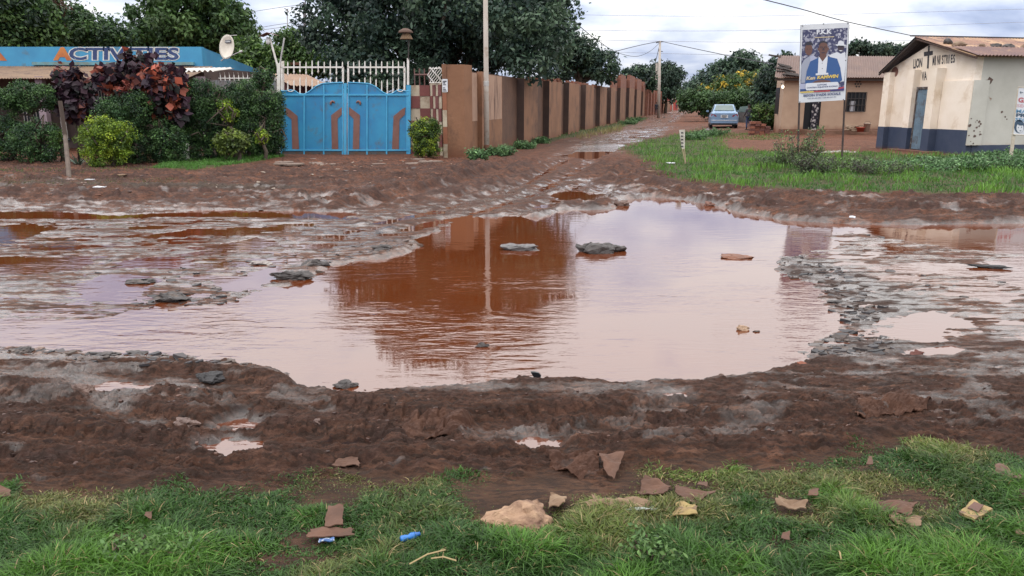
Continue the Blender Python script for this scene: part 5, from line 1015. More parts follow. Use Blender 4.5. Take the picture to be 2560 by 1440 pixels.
ell(515, 530, 76, 115, 5.4, K['skin'], 24); ell(515, 468, 74, 62, 5.8, K['hair'], 16, math.pi*1.02, 6.2); ell(515, 470, 60, 36, 6.1, K['skin'], 16)
for ex in (482, 548): ell(ex, 510, 22, 14, 6.4, K['hair'], 12); ell(ex, 510, 15, 9, 6.7, K['skin'], 10)
bpoly([(505, 520), (525, 520), (535, 560), (498, 560)], 6.4, K['skind']); bpoly([(475, 592), (550, 588), (530, 608), (490, 608)], 6.4, K['skind']); ell(432, 540, 10, 22, 5.2, K['skin'], 10); ell(597, 535, 10, 22, 5.2, K['skin'], 10)
for ey in (770, 860): ell(495, ey, 7, 7, 5, K['hair'], 8)
bpoly([(385, 938), (592, 930), (594, 960), (388, 968)], 6, K['white']); bpoly([(320, 1095), (380, 1060), (500, 1040), (620, 1060), (640, 1100)], 6, K['skin'])
bpoly([(132, 1100), (240, 1100), (250, 1240), (130, 1240)], 2.2, K['lav']); bpoly([(130, 1190), (240, 1190), (240, 1240), (130, 1240)], 2.8, K['navy']); bpoly([(700, 1175), (852, 1160), (850, 1232), (620, 1240)], 5, K['purple']); bpoly([(740, 1190), (850, 1165), (850, 1190), (760, 1210)], 5.4, K['red'])
bpoly([(130, 1232), (352, 1228), (352, 1250), (130, 1252)], 6, K['yellow']); bpoly([(355, 1225), (620, 1220), (620, 1242), (355, 1248)], 6, K['red']); bpoly([(622, 1218), (850, 1212), (850, 1234), (622, 1240)], 6, K['purple'])
pts = [(240+22*math.cos(t), 1155+60*math.sin(t)) for t in np.linspace(math.pi*.5, math.pi*1.5, 8)]+[(740+22*math.cos(t), 1145+60*math.sin(t)) for t in np.linspace(-math.pi*.5, math.pi*.5, 8)]; bpoly(pts, 7, K['white'])
def bt(t, x0, y0, x1, y1, h, m, lay, bold=.02, shear=0):
    o_ = text_mb(t, bq(x0, y0, lay), bq(x1, y1, lay), bq(x0, y0-h, lay), bold, shear=shear); return obj('lettering', o_, m, sheet)
bt('F.K.K', 405, 305, 655, 293, 78, K['white'], 5, .05); bpoly([(375, 348), (690, 332), (690, 346), (375, 362)], 5, K['cream'])
bt('Ken', 230, 1046, 378, 1036, 60, K['cream'], 8, .05, .15); bt('KAMWIN', 408, 1034, 758, 1016, 58, K['yellow'], 8, .05, .15)
bt('LUTTONS', 412, 1142, 565, 1137, 26, K['ink'], 8.5, .03); bt("CONTRE L'INJUSTICE SOCIALE", 238, 1190, 742, 1172, 30, K['ink'], 8.5, .03)
bt("BESOIN D'AIDE SOCIALE", 186, 1318, 795, 1302, 42, K['ink'], 5, .03); bt('+243 999 004 040 / +243 993 239 992', 245, 1358, 720, 1346, 17, K['ink'], 5, .02)
for a, b in ((178, 168), (520, 132), (918, 122), (125, 1403), (840, 1388), (878, 730)): obj('grommet', MB().lathe(bq(a, b, 1), [(.014, 0), (.012, .006)], 8, bn), M_dark, sheet)
# ================================================================ SCHOOL SIGN (runs out of the frame)
sg = thing('school_sign', GH(2523, 428), 'white school sign with red and blue lettering and a drawn face', 'sign')
DS = 18.6; M_sp = mk('cream_metal', (.55, .50, .42), (.42, .34, .26), 6, rough=.6)
b0 = P(2522, 425, DS); b0.z = -.05
obj('post', MB().obox(b0, (.06, 0, 0), (0, .05, 0), P(2547, 222, DS)-b0), M_sp, sg); b2 = P(2690, 425, DS); b2.z = -.05; obj('post', MB().obox(b2, (.06, 0, 0), (0, .05, 0), P(2722, 222, DS)-b2), M_sp, sg)
sA, sB_, sC_, sD_ = P(2532, 336, DS-.02), P(2700, 348, DS-.02), P(2722, 225, DS-.02), P(2546, 218, DS-.02)
pn_ = obj('panel', MB().prism([sA, sB_, sC_, sD_], (0, .012, 0)), M_bw, sg)
def sq(x, y, l=1): return P(x, y, DS-.02-.003*l)
obj('edge', MB().tube([sA, sB_, sC_, sD_, sA], .012, 5), M_sp, sg)
M_sr, M_sb, M_sk = pm_('sign_red', (.42, .12, .14)), pm_('sign_blue', (.12, .26, .42)), pm_('sign_dark', (.045, .08, .13))
def stx(t, x0, y0, x1, y1, h, m, bold=.03): return obj('lettering', text_mb(t, sq(x0, y0), sq(x1, y1), sq(x0+h*.1, y0-h), bold), m, pn_)
stx('G.S.L', 2545, 256, 2585, 259, 13, M_sr, .05); stx('SECTION', 2542, 268, 2610, 272, 8, mk('sign_pink', (.60, .36, .40), rough=.6, b=0), .02); stx('MATERNELLE', 2540, 282, 2650, 289, 9, M_sb); stx('PRIMAIRE', 2540, 292, 2625, 298, 9, M_sk, .05); stx('SECONDAIRE', 2538, 303, 2645, 311, 9, M_sb)
obj('arrow', MB().tube([sq(2550, 231), sq(2558, 231.5)], .006, 4).tube([sq(2553, 228), sq(2550, 231), sq(2553, 234)], .006, 4), M_sk, pn_)
def sell(cx, cy, rx, ry, l, m, nm='drawn_face', a0=0, a1=6.2832, n=18): return obj(nm, MB().ngon([sq(cx+rx*math.cos(a0+(a1-a0)*k/n), cy+ry*math.sin(a0+(a1-a0)*k/n), l) for k in range(n)]), m, pn_)
sell(2548, 316, 13, 17, 1, M_sk); sell(2550, 320, 9, 12, 2, M_bw); sell(2553, 310, 8, 4, 3, M_sk); sell(2546, 319, 1.2, 1.5, 3, M_sk, n=8); sell(2554, 318, 1.2, 1.5, 3, M_sk, n=8); sell(2551, 327, 2.4, 1, 3, M_sk, n=8)
# ================================================================ POLES AND CABLES
M_conc = mk('pole_concrete', (.46, .42, .38), (.38, .33, .29), 3, stain=(.24, .16, .11), sscale=3, slo=.55, shi=.75, rough=.75, b=.3, stretch=(1, 1, .3))
p0 = G(1217, 394); lp_ = thing('light_pole', (p0.x, p0.y, 0), 'tall pale steel pole standing in front of the mud wall', 'pole')
obj('shaft', MB().tube([(p0.x, p0.y, -.1), (p0.x, p0.y, 2.0), (p0.x-.005, p0.y, 7.4)], [.082, .074, .058], 14), M_conc, lp_, smooth=True); obj('mud_foot', MB().lathe((p0.x, p0.y, .02), [(.13, 0), (.10, .1), (.088, .34), (.084, .36)], 14), mk('muddy_foot', (.16, .07, .045), (.10, .05, .035), 6, rough=.9), lp_)
obj('band', MB().lathe((p0.x, p0.y, P(1217, 215, p0.y).z), [(.076, 0), (.08, .01), (.08, .13), (.076, .14)], 14), M_galv, lp_)
D2 = 80.0; p2 = P(1647, 287, D2); top2 = P(1650, 102, D2)
o2 = thing('utility_pole', (p2.x, D2, 0), 'slender pale concrete pole beside the lane with cables on top', 'pole'); obj('shaft', MB().tube([(p2.x, D2, -.1), (top2.x, D2, top2.z)], [.17, .11], 10), M_conc, o2, smooth=True)
obj('insulator_arm', MB().tube([P(1640, 107, D2), P(1658, 104, D2)], .05, 6).tube([P(1651, 128, D2), P(1657, 129, D2)], .04, 6), M_dark, o2)
p_ = P(1640, 160, 100); o = obj('stub_pole', MB().tube([P(1641, 224, 100), P(1642, 158, 100)], .14, 8), M_conc); tag(o, 'short pale pole segment just left of the slender concrete pole', 'pole')
a = G(1681, 270); D3 = 150; o = obj('thin_pole', MB().tube([Vector((P(1681, 269, D3).x, D3, 0)), P(1682, 229, D3)], .14, 8), M_conc); tag(o, 'thin white pole by the distant red kiosk', 'pole')
D4 = 60; up = thing('utility_pole', Vector((P(764, 300, D4).x, D4, 0)), 'bare dark utility pole with bracket rising behind the gate trees', 'pole'); obj('shaft', MB().tube([Vector((P(766, 300, D4).x, D4, 0)), P(761, 6, D4)], [.14, .11], 8), mk('weathered_pole', (.16, .15, .16), rough=.9), up); obj('bracket', MB().tube([P(762, 46, D4), P(751, 62, D4), P(763, 68, D4)], .035, 5), M_dark, up)
an = thing('antenna', Vector((P(720, 300, 50).x, 50, 0)), 'thin television antenna mast above the gate compound', 'antenna'); obj('mast', MB().tube([Vector((P(721, 300, 50).x, 50, 0)), P(718, 22, 50)], .03, 6), M_galv, an); obj('elements', MB().tube([P(711, 21, 50), P(719, 25, 50), P(722, 31, 50)], .025, 5).tube([P(714, 27, 50), P(721, 22, 50)], .02, 5), M_dark, an)
M_cab = mk('cable', (.03, .03, .04), rough=.7, b=0); M_cabl = mk('thin_wire', (.34, .36, .42), rough=.7, b=0)
def cable(label, pts, r, m=M_cab):
    P3 = [P(*p_) for p_ in pts]; out = []
    for i in range(len(P3)-1):
        a_ = P3[max(i-1, 0)]; b_ = P3[i]; c_ = P3[i+1]; d_ = P3[min(i+2, len(P3)-1)]
        for t in np.linspace(0, 1, 8, endpoint=False):
            out.append(.5*((2*b_)+(c_-a_)*t+(2*a_-5*b_+4*c_-d_)*t*t+(3*b_-a_-3*c_+d_)*t**3))
    out.append(P3[-1]); o = obj('cable', MB().tube(out, r, 5), m); tag(o, label, 'cable')
cable('black cable swooping from the big tree to slender pole', [(1385, -20, 30), (1405, 20, 32), (1445, 62, 38), (1490, 98, 47), (1540, 130, 60), (1590, 141, 68), (1625, 128, 75), (1650, 106, D2)], .02)
cable('taut cable rising left to right into slender pole top', [(1500, 140, 60), (1540, 128, 66), (1600, 113, 74), (1650, 103, D2)], .03)
cable('cable sagging from slender pole toward the brown house', [(1652, 103, D2), (1720, 118, 72), (1835, 142, 60), (1935, 160, 42)], .028)
cable('slack cable hanging down from pole to raised brick wall', [(1650, 108, D2), (1640, 150, 80), (1628, 190, 80), (1610, 214, 80)], .03)
cable('thick black cable running down to the chapel roof ridge', [(1840, -18, 17), (2000, 22, 19.5), (2120, 55, 21.5), (2288, 91, 24.6)], .012)
cable('uppermost thin wire crossing the sky on the right', [(1380, 36, 120), (1900, 40, 120), (2650, 20, 120)], .026, M_cabl); cable('second thin wire crossing the sky on the right', [(1380, 75, 120), (1900, 76, 120), (2650, 52, 120)], .026, M_cabl); cable('lowest thin wire crossing the sky on the right', [(1380, 98, 120), (1900, 106, 120), (2290, 101, 120)], .026, M_cabl); cable('thin wire just above the distant treetops', [(1500, 129, 120), (1760, 136, 120), (2010, 138, 120)], .026, M_cabl)
cable('upper thin wire left of the bare utility pole', [(600, 34, 60), (690, 20, 60), (762, 10, D4)], .022, M_cabl); cable('middle thin wire left of the bare utility pole', [(600, 78, 60), (690, 62, 60), (755, 54, D4)], .022, M_cabl); cable('lower thin wire left of the bare utility pole', [(620, 80, 60), (690, 70, 60), (752, 62, D4)], .022, M_cabl)
# ================================================================ CAR
M_car = mk('silver_blue_paint', (.19, .28, .41), (.17, .26, .39), 2, rough=.28, metal=.35, b=0); M_glass = mk('car_glass', (.10, .14, .14), (.14, .18, .17), 3, rough=.08, b=0); M_rub = mk('rubber', (.02, .02, .022), rough=.8); M_tail = mk('tail_lamp', (.22, .02, .03), rough=.2, b=0); M_pl = mk('plate_white', (.6, .62, .66), rough=.5, b=0)
def car(loc, rz):
    r = thing('parked_car', loc, 'silver blue saloon car parked facing away with right door open', 'car'); r.rotation_euler = (0, 0, rz)
    # local: +y forward, rear bumper at y=0
    def loft(mb, secs):
        n = len(secs[0]); vs = [p for s in secs for p in s]; fs = [(i*n+k, i*n+(k+1) % n, (i+1)*n+(k+1) % n, (i+1)*n+k) for i in range(len(secs)-1) for k in range(n)]; fs += [tuple(range(n-1, -1, -1)), tuple(range((len(secs)-1)*n, len(secs)*n))]; mb.add(vs, fs)
    def sec(y, w, z0, z1, wt=None, rb_=.08):
        wt = wt or w*.94; h = z1-z0; return [(-w*.93, y, z0), (w*.93, y, z0), (w, y, z0+h*.2), (w, y, z0+h*.62), (wt, y, z1-.05*h), (wt*.88, y, z1), (-wt*.88, y, z1), (-wt, y, z1-.05*h), (-w, y, z0+h*.62), (-w, y, z0+h*.2)]
    mb = MB(); loft(mb, [sec(0.0, .74, .30, .92, .66), sec(.05, .83, .26, .98, .72), sec(.22, .86, .22, 1.02, .78), sec(.75, .875, .20, 1.02, .80), (sec(1.6, .88, .18, .98, .82)), sec(2.9, .88, .18, .96, .82), sec(3.6, .86, .20, .90, .78), sec(4.2, .82, .24, .80, .74), sec(4.45, .70, .32, .68, .62)])
    obj('body', mb, M_car, r, local=True, smooth=False)
    mb = MB(); loft(mb, [[(-.70, .62, 1.0), (.70, .62, 1.0), (.70, .62, 1.02), (-.70, .62, 1.02)], [(-.72, 1.05, 1.0), (.72, 1.05, 1.0), (.60, 1.05, 1.30), (-.60, 1.05, 1.30)], [(-.74, 1.45, .96), (.74, 1.45, .96), (.58, 1.45, 1.44), (-.58, 1.45, 1.44)], [(-.76, 2.3, .94), (.76, 2.3, .94), (.58, 2.3, 1.45), (-.58, 2.3, 1.45)], [(-.76, 2.75, .94), (.76, 2.75, .94), (.56, 2.75, 1.34), (-.56, 2.75, 1.34)], [(-.72, 3.35, .90), (.72, 3.35, .90), (.70, 3.35, .93), (-.70, 3.35, .93)]])
    obj('cabin', mb, M_car, r, local=True)
    obj('rear_window', MB().prism([(-.60, .70, 1.05), (.60, .70, 1.05), (.50, 1.14, 1.37), (-.50, 1.14, 1.37)], (0, -.03, .04)), M_glass, r, local=True)
    for s in (-1, 1):
        obj('side_window', MB().prism([(s*.735, 1.15, 1.02), (s*.745, 2.9, 1.0), (s*.64, 2.6, 1.33), (s*.63, 1.45, 1.36)], (s*.03, 0, .01)), M_glass, r, local=True)
        obj('tail_light', MB().prism([(s*.46, -.012, .72), (s*.80, .03, .72), (s*.80, .03, .86), (s*.70, .0, .88), (s*.50, -.012, .80)], (0, .05, 0)), M_tail, r, local=True)
        for y in (.85, 3.55):
            w = obj('wheel', MB().lathe((s*.76, y, .30), [(.20, -.1), (.29, -.09), (.30, -.05), (.30, .05), (.29, .09), (.20, .1)], 18, Vector((1, 0, 0))), M_rub, r, local=True); obj('rim', MB().lathe((s*.80, y, .30), [(.19, -.04), (.19, .05), (.05, .07)], 12, Vector((s, 0, 0))), M_galv, w, local=True)
        obj('mirror', MB().box((s*.98, 2.75, 1.02), (.16, .08, .12)), M_car, r, local=True)
    obj('bumper', MB().box((0, .0, .42), (1.62, .14, .20)), M_car, r, local=True); obj('bumper_trim', MB().box((0, -.06, .50), (1.55, .05, .035)), M_pl, r, local=True)
    obj('under_bumper', MB().box((0, .06, .27), (1.5, .2, .12)), M_rub, r, local=True)
    obj('licence_plate', MB().box((0, -.035, .74), (.44, .02, .17)), M_pl, r, local=True); obj('plate_print', MB().box((0, -.048, .76), (.34, .008, .06)).box((0, -.048, .69), (.26, .008, .02)), M_rub, r, local=True)
    d = obj('open_door', MB().prism([(.90, 2.75, .30), (1.72, 2.20, .30), (1.74, 2.18, .95), (.92, 2.75, .95)], (.03, .04, 0)), mk('door_inner', (.14, .12, .11), (.08, .07, .07), 5, rough=.6), r, local=True); obj('door_window', MB().prism([(.94, 2.74, .97), (1.72, 2.20, .97), (1.55, 2.32, 1.36), (1.05, 2.66, 1.30)], (.02, .02, 0)), M_glass, d, local=True)
    obj('antenna', MB().tube([(0, 1.3, 1.42), (0, 1.15, 1.55)], .012, 5), M_rub, r, local=True)
    return r
cp_ = G(1809, 322); car((cp_.x, cp_.y, .02), math.radians(-13))
# ================================================================ PEOPLE
M_skin = mk('dark_skin', (.055, .030, .022), rough=.55, b=0)
def skin_obj(name, verts, edges, radii, m, par, sub=2):
    me = bpy.data.meshes.new(name); me.from_pydata(verts, edges, []); o = bpy.data.objects.new(name, me); C.objects.link(o)
    md = o.modifiers.new('s', 'SKIN'); md.use_smooth_shade = True; md.branch_smoothing = .3
    for i, r_ in enumerate(radii): me.skin_vertices[0].data[i].radius = (r_ if isinstance(r_, tuple) else (r_, r_)); me.skin_vertices[0].data[i].use_root = (i == 0)
    md2 = o.modifiers.new('d', 'SUBSURF'); md2.levels = sub-1; md2.render_levels = sub-1
    bpy.context.view_layer.update(); ev = o.evaluated_get(bpy.context.evaluated_depsgraph_get()); nm_ = bpy.data.meshes.new_from_object(ev); bpy.data.objects.remove(o)
    return link(name, nm_, m, par, True)
def person(label, loc, rz, h, top, bottom, shoe, stride=0, lean=0, arms=((.12, 0), (.12, 0)), hair=(.01, .01, .01), fingers=True, bare_arm=True, sk=M_skin):
    k = h/1.75; r = thing('person', loc, label, 'person'); r.rotation_euler = (0, 0, rz); r.scale = (k, k, k)
    V = lambda x, y, z: (x, y+lean*max(0, z-.9), z)
    s = stride; hipL, hipR = (-.09, 0, .90), (.09, 0, .90); kL, kR = (-.10, s*.5+.02, .49), (.10, -s*.4+.02, .49); aL, aR = (-.10, s, .09+abs(s)*.0), (.10, -s, .09+.10*min(1, abs(s)*2))
    body = [V(0, 0, .95), V(0, 0, 1.12), V(0, 0, 1.30), V(0, 0, 1.43), V(0, .01, 1.51), V(0, .02, 1.60), V(0, .03, 1.68), V(0, .02, 1.74), hipL, kL, aL, (aL[0], aL[1]+.15, .035), hipR, kR, aR, (aR[0], aR[1]+.15, .045)]
    rad = [(.15, .11), (.13, .10), (.16, .11), (.12, .09), .055, (.075, .09), (.085, .10), (.055, .065), .085, .058, .042, .036, .085, .058, .042, .036]
    ed = [(0, 1), (1, 2), (2, 3), (3, 4), (4, 5), (5, 6), (6, 7), (0, 8), (8, 9), (9, 10), (10, 11), (0, 12), (12, 13), (13, 14), (14, 15)]
    arm_pts = []
    for sgn, (fw, bend) in zip((-1, 1), arms):
        sh_ = V(sgn*.18, 0, 1.41); el = V(sgn*(.23), fw*.5-.02, 1.12); wr = V(sgn*(.23-.05*bend), fw+.22*bend, .87+.22*bend); b = len(body)
        body += [sh_, el, wr, V(sgn*.225, wr[1]+.01+.05*bend, wr[2]-.07)]; rad += [.06, .043, .030, (.022, .038)]; ed += [(3, b), (b, b+1), (b+1, b+2), (b+2, b+3)]; arm_pts.append((sh_, el, wr))
        if fingers:
            base = body[b+3]
            for i in range(5):
                oy = (i-2)*.016 if i < 4 else .035; L = (.062, .075, .07, .055, .045)[i]; q = len(body)
                p1 = (base[0], base[1]+oy*1.3, base[2]-.035 if i < 4 else base[2]+.01); p2 = (base[0]-sgn*.012, base[1]+oy*1.5, p1[2]-L*.5); p3 = (base[0]-sgn*.028, base[1]+oy*1.4, p1[2]-L)
                body += [p1, p2, p3]; rad += [.009, .008, .006]; ed += [(b+3, q), (q, q+1), (q+1, q+2)]
    bo = skin_obj('body', body, ed, rad, sk, r)
    skin_obj('hair', [V(0, .0, 1.68), V(0, .005, 1.745), V(0, .01, 1.775)], [(0, 1), (1, 2)], [(.088, .095), (.082, .088), (.05, .05)], mk('hair', hair, rough=.9, b=0), r)
    tv = [V(0, 0, .88), V(0, 0, 1.12), V(0, 0, 1.30), V(0, 0, 1.44)]; tr_ = [(.175, .135), (.155, .125), (.185, .135), (.12, .10)]; te = [(0, 1), (1, 2), (2, 3)]
    for (a, b, c) in arm_pts:
        q = len(tv); end = tuple(Vector(b).lerp(Vector(c), .85 if not bare_arm else -.25)); tv += [a, b if not bare_arm else tuple(Vector(a).lerp(Vector(b), .7)), end if not bare_arm else tuple(Vector(a).lerp(Vector(b), .9))]; tr_ += [.078, .062, .048 if not bare_arm else .058]; te += [(3, q), (q, q+1), (q+1, q+2)]
    skin_obj('shirt', tv, te, tr_, top, r)
    skin_obj('trousers', [(0, 0, .95), (-.09, 0, .88), (kL[0], kL[1], kL[2]), (aL[0], aL[1], aL[2]+.05), (.09, 0, .88), (kR[0], kR[1], kR[2]), (aR[0], aR[1], aR[2]+.05)], [(0, 1), (1, 2), (2, 3), (0, 4), (4, 5), (5, 6)], [(.165, .13), .10, .074, .062, .10, .074, .062], bottom, r)
    for a in (aL, aR): obj('shoe', MB().tube([(a[0], a[1]-.06, .035+a[2]-.09), (a[0], a[1]+.06, .045+a[2]-.09), (a[0], a[1]+.17, .03+a[2]-.09)], [.045, .05, .035], 8), shoe, r, local=True)
    # face: eyes, nose, lips, ears as raised detail
    fc = MB(); fc.tube([V(0, .125, 1.655), V(0, .145, 1.625)], [.010, .017], 6)
    obj('nose', fc, sk, r, local=True); obj('lips', MB().tube([V(-.022, .118, 1.592), V(0, .127, 1.594), V(.022, .118, 1.592)], .008, 6), mk('lips', (.09, .03, .03), rough=.5, b=0), r, local=True)
    for sg_ in (-1, 1): obj('eye', MB().lathe(V(sg_*.032, .108, 1.66), [(.001, -.012), (.011, 0), (.001, .012)], 8, Vector((0, 1, 0))), M_pl, r, local=True); obj('ear', MB().lathe(V(sg_*.088, .02, 1.64), [(.004, -.02), (.022, 0), (.008, .015)], 8, Vector((1, 0, 0))), sk, r, local=True)
    return r
cl_ = lambda n, c: mk(n, c, tuple(v*.8 for v in c), 12, rough=.9, b=.2)
M_jean = cl_('denim', (.04, .06, .13)); M_jack = cl_('grey_jacket', (.07, .07, .085)); M_shoe = cl_('dark_shoe', (.02, .02, .02))
q = P(1869, 328, 44.5); pr1 = person('person in dark grey jacket and jeans standing at open car door', (q.x, 44.5, .04), math.radians(12), 1.45, M_jack, M_jean, M_shoe, lean=.04, arms=((.15, .5), (.1, .3)), bare_arm=False)
bg_ = P(1881, 312, 44.3); m_b, nt, pb, mo = newmat('floral_bag'); vo = nt.nodes.new('ShaderNodeTexVoronoi'); vo.inputs['Scale'].default_value = 14; g = nt.nodes.new('ShaderNodeNewGeometry'); nt.links.new(g.outputs['Position'], vo.inputs[0]); sc_ = nt.nodes.new('ShaderNodeSeparateColor'); nt.links.new(vo.outputs['Color'], sc_.inputs[0]); nt.links.new(mix(nt, ramp(nt, sc_.outputs[1], .4, .6), (.55, .50, .62), (.25, .14, .28)), pb.inputs['Base Color'])
bgr = thing('bag', bg_, 'pale purple patterned bag hanging from the hand beside car', 'bag'); obj('pouch', MB().prism([bg_+Vector(v) for v in ((-.16, 0, -.22), (.14, 0, -.18), (.20, 0, .1), (.05, 0, .22), (-.08, 0, .16))], (0, .1, 0)), m_b, bgr); obj('strap', MB().tube([bg_+Vector((-.05, .05, .18)), bg_+Vector((-.10, .05, .36)), bg_+Vector((.06, .05, .2))], .01, 5), m_b, bgr)
def far_person(label, X, Yf, Yh, D, top, bot, **k):
    a, b = P(X, Yf, D), P(X, Yh, D); person(label, (a.x, D, a.z if a.z > 0 else .02), k.pop('rz', 0), b.z-max(a.z, .02), top, bot, M_shoe, fingers=True, **k)
far_person('person in dark clothes standing by the far pole', 1640, 287, 255, 79.5, cl_('dark_shirt', (.02, .025, .04)), cl_('dark_trousers', (.02, .02, .03)), stride=.12)
far_person('person in yellow shirt walking away down the lane', 1699, 272, 256, 150, cl_('yellow_shirt', (.55, .42, .05)), cl_('black_trousers', (.02, .02, .025)), stride=.2)
far_person('person in purple grey top beside the one in yellow', 1690.5, 272, 256, 151, cl_('purple_shirt', (.08, .07, .16)), cl_('navy_trousers', (.03, .03, .06)), stride=.15)
Dd = 105; a = P(1702, 281, Dd); dg = thing('dog', (a.x, Dd, .02), 'small dark dog crossing the muddy lane', 'dog'); dg.rotation_euler = (0, 0, .5)
vd = [(0, 0, .50), (.22, 0, .52), (.40, 0, .52), (.52, 0, .62), (.62, 0, .70), (.74, 0, .66), (-.22, 0, .50), (-.40, 0, .58), (-.5, 0, .72)]; rd = [.10, .125, .12, .075, .075, .04, .09, .03, .015]; ed = [(0, 1), (1, 2), (2, 3), (3, 4), (4, 5), (0, 6), (6, 7), (7, 8)]
for sx_, bi, xs in ((-.07, 6, (-.24, -.16, -.34, -.28)), (.07, 6, (-.24, -.26, -.44, -.46)), (-.06, 2, (.38, .40, .30, .34)), (.06, 2, (.38, .46, .52, .58))): 
    n0 = len(vd); vd += [(xs[0], sx_, .42), (xs[1], sx_, .28), (xs[2], sx_, .16), (xs[3], sx_, .02)]; rd += [.06, .035, .022, .022]; ed += [(bi, n0), (n0, n0+1), (n0+1, n0+2), (n0+2, n0+3)]
for sx_ in (-.04, .04): n0 = len(vd); vd += [(.60, sx_, .80)]; rd += [.018]; ed += [(4, n0)]
skin_obj('body', vd, ed, rd, mk('dark_fur', (.035, .028, .026), rough=.9), dg)
# distant kiosk and walls
Dk = 158; kz = thing('kiosk', Vector((P(1684, 268, Dk).x, Dk, 0)), 'distant small red painted kiosk with white marking', 'kiosk'); a, b = P(1673, 272, Dk), P(1696, 237, Dk); a.z = -.05
M_kr = mk('kiosk_red', (.34, .06, .045), (.22, .05, .04), .8, rough=.7); obj('body', MB().obox(a, (b.x-a.x, 0, 0), (0, 3, 0), (0, 0, b.z-a.z)), M_kr, kz); obj('opening', MB().obox(P(1675, 262, Dk-.1), (.6, 0, 0), (0, .09, 0), (0, 0, 1.1)), M_void, kz); obj('white_marking', MB().obox(P(1688, 248, Dk-.1), (.45, 0, 0), (0, .09, 0), (0, 0, .8)), M_pl, kz); obj('roof', MB().obox((a.x-.2, Dk-.3, b.z), (b.x-a.x+.4, 0, 0), (0, 3.5, 0), (0, 0, .15)), M_rustr, kz)
o = obj('garden_wall', MB().obox(Vector((P(1660, 272, 130).x, 130, -.1)), Vector((P(1676, 272, 155).x-P(1660, 272, 130).x, 25, 0)), (-.3, 0, 0), (0, 0, 2.0)), M_mudw); tag(o, 'low brown garden wall left of the red kiosk', 'wall')
# leaning stake with a paper wrap
stb = GH(1714, 410); stk = thing('marker_stake', stb, 'narrow white lettered sign tapering down to two sticks in grass', 'sign')
DK = stb.y; q = lambda X, Y, o_=0: P(X, Y, DK-o_)
bd = obj('board', MB().prism([q(1705, 373), q(1712, 372), q(1712.5, 324), q(1698, 325)], (0, .02, 0)), mk('stake_white', (.55, .53, .47), (.42, .38, .32), 8, rough=.7), stk)
obj('stick', MB().tube([q(1713.5, 409), q(1706, 372)], .014, 6), mk('pale_stick', (.42, .34, .22), rough=.9), stk); obj('stick', MB().tube([q(1714.5, 408), q(1711, 371)], .012, 6), mk('pale_stick', (.42, .34, .22), rough=.9), stk)
for i in range(5):
    mb = MB(); yy_ = 330+i*8.5; mb.prism([q(1702.5, yy_, .008), q(1708.5, yy_+.4, .008), q(1708.2, yy_+4.6, .008), q(1706, yy_+3, .008), q(1703.2, yy_+4.4, .008)], (0, .003, 0)); obj('painted_mark', mb, M_ink, bd)
# ================================================================ ROCKS, RUBBLE, LITTER
def rk_(label, X, Y, wpx, m=M_rk, hgt=.35, seed=0, dep=.6, jag=.75, name='rock', cat='rock', rz=0, lift=0, sub=3, group=None):
    p_ = GH(X, Y); w_ = wpx/FP*math.hypot(p_.y, CH)*.5; return rock(name, label, p_+Vector((0, 0, w_*hgt*.25+lift)), (w_, w_*dep, w_*hgt), m, seed, cat, group, 4, jag, rz=rz)
rk_('larger dark jagged asphalt lump out in the big puddle', 1494, 628, 98, seed=1, hgt=.42); rk_('flat grey stone slab left of the jagged lump in the puddle', 1302, 624, 84, mk('grey_slab', (.14, .13, .13), (.09, .085, .085), 8, rough=.55), .26, 2)
rk_('tiny grey stone low in the dark reflection of the tree', 1208, 866, 32, seed=3, hgt=.4); rk_('pale knobbly lump in the right half of the puddle', 1857, 824, 32, mk('pale_lump', (.36, .25, .17), (.25, .16, .11), 14, rough=.7), .6, 4)
rk_('small dark chip right of the pale knobbly lump', 1891, 829, 20, seed=5, hgt=.3); rk_('reddish stone at the far right shore of the puddle', 1772, 514, 26, mk('reddish_stone', (.20, .10, .075), rough=.7), .5, 6)
rk_('brown mud lump at the far end of the puddle', 1553, 510, 44, M_rk2, .35, 7); rk_('long low reddish mud island in the puddle', 1842, 644, 105, mk('red_mud', (.20, .085, .05), (.13, .06, .04), 6, rough=.6, b=.7), .10, 8, .45)
rk_('dark slab standing above small bright pool left', 738, 694, 100, seed=9, hgt=.30); rk_('dark lump in front of the left shore pools', 430, 750, 100, seed=10, hgt=.30); rk_('dark lump near left mud flat edge', 348, 706, 80, seed=11, hgt=.22)
rk_('grey slab on the left shore by pebble bank', 960, 622, 70, seed=12, hgt=.22); rk_('pale flat slab lying on the left mud flat', 655, 660, 60, mk('pale_slab', (.30, .27, .25), (.2, .17, .16), 8, rough=.5), .2, 13); rk_('dark slab beside the pale flat slab', 790, 662, 70, seed=14, hgt=.3)
rk_('dark broken chunk on the near shore left of centre', 866, 966, 56, seed=15, hgt=.45); rk_('black chunk on top of the tyre ridge at left', 525, 950, 66, mk('black_chunk', (.03, .028, .03), rough=.6, b=.8), .5, 16); rk_('brick fragment half sunk at right end of the puddle', 2292, 886, 30, M_brickp[2], .5, 17); rk_('brick coloured stone on near right shore', 2004, 915, 40, M_brickp[1], .4, 18)
rk_('small clod on the near shore right of centre', 1803, 940, 14, M_rk2, .7, 19); rk_('flat shard row left end on near mud', 270, 888, 80, seed=20, hgt=.18); rk_('flat shard right of the shard row on near mud', 345, 884, 60, seed=21, hgt=.16); rk_('grey chunk at left edge of near mud', 60, 880, 60, seed=22, hgt=.3)
rk_('dark plank like shard lying on right mud flat', 2465, 666, 95, mk('black_shard', (.03, .03, .032), rough=.5), .10, 23, .2, rz=-.35); rk_('flat grey stone below the dark shard on the right', 2095, 756, 55, seed=24, hgt=.16)
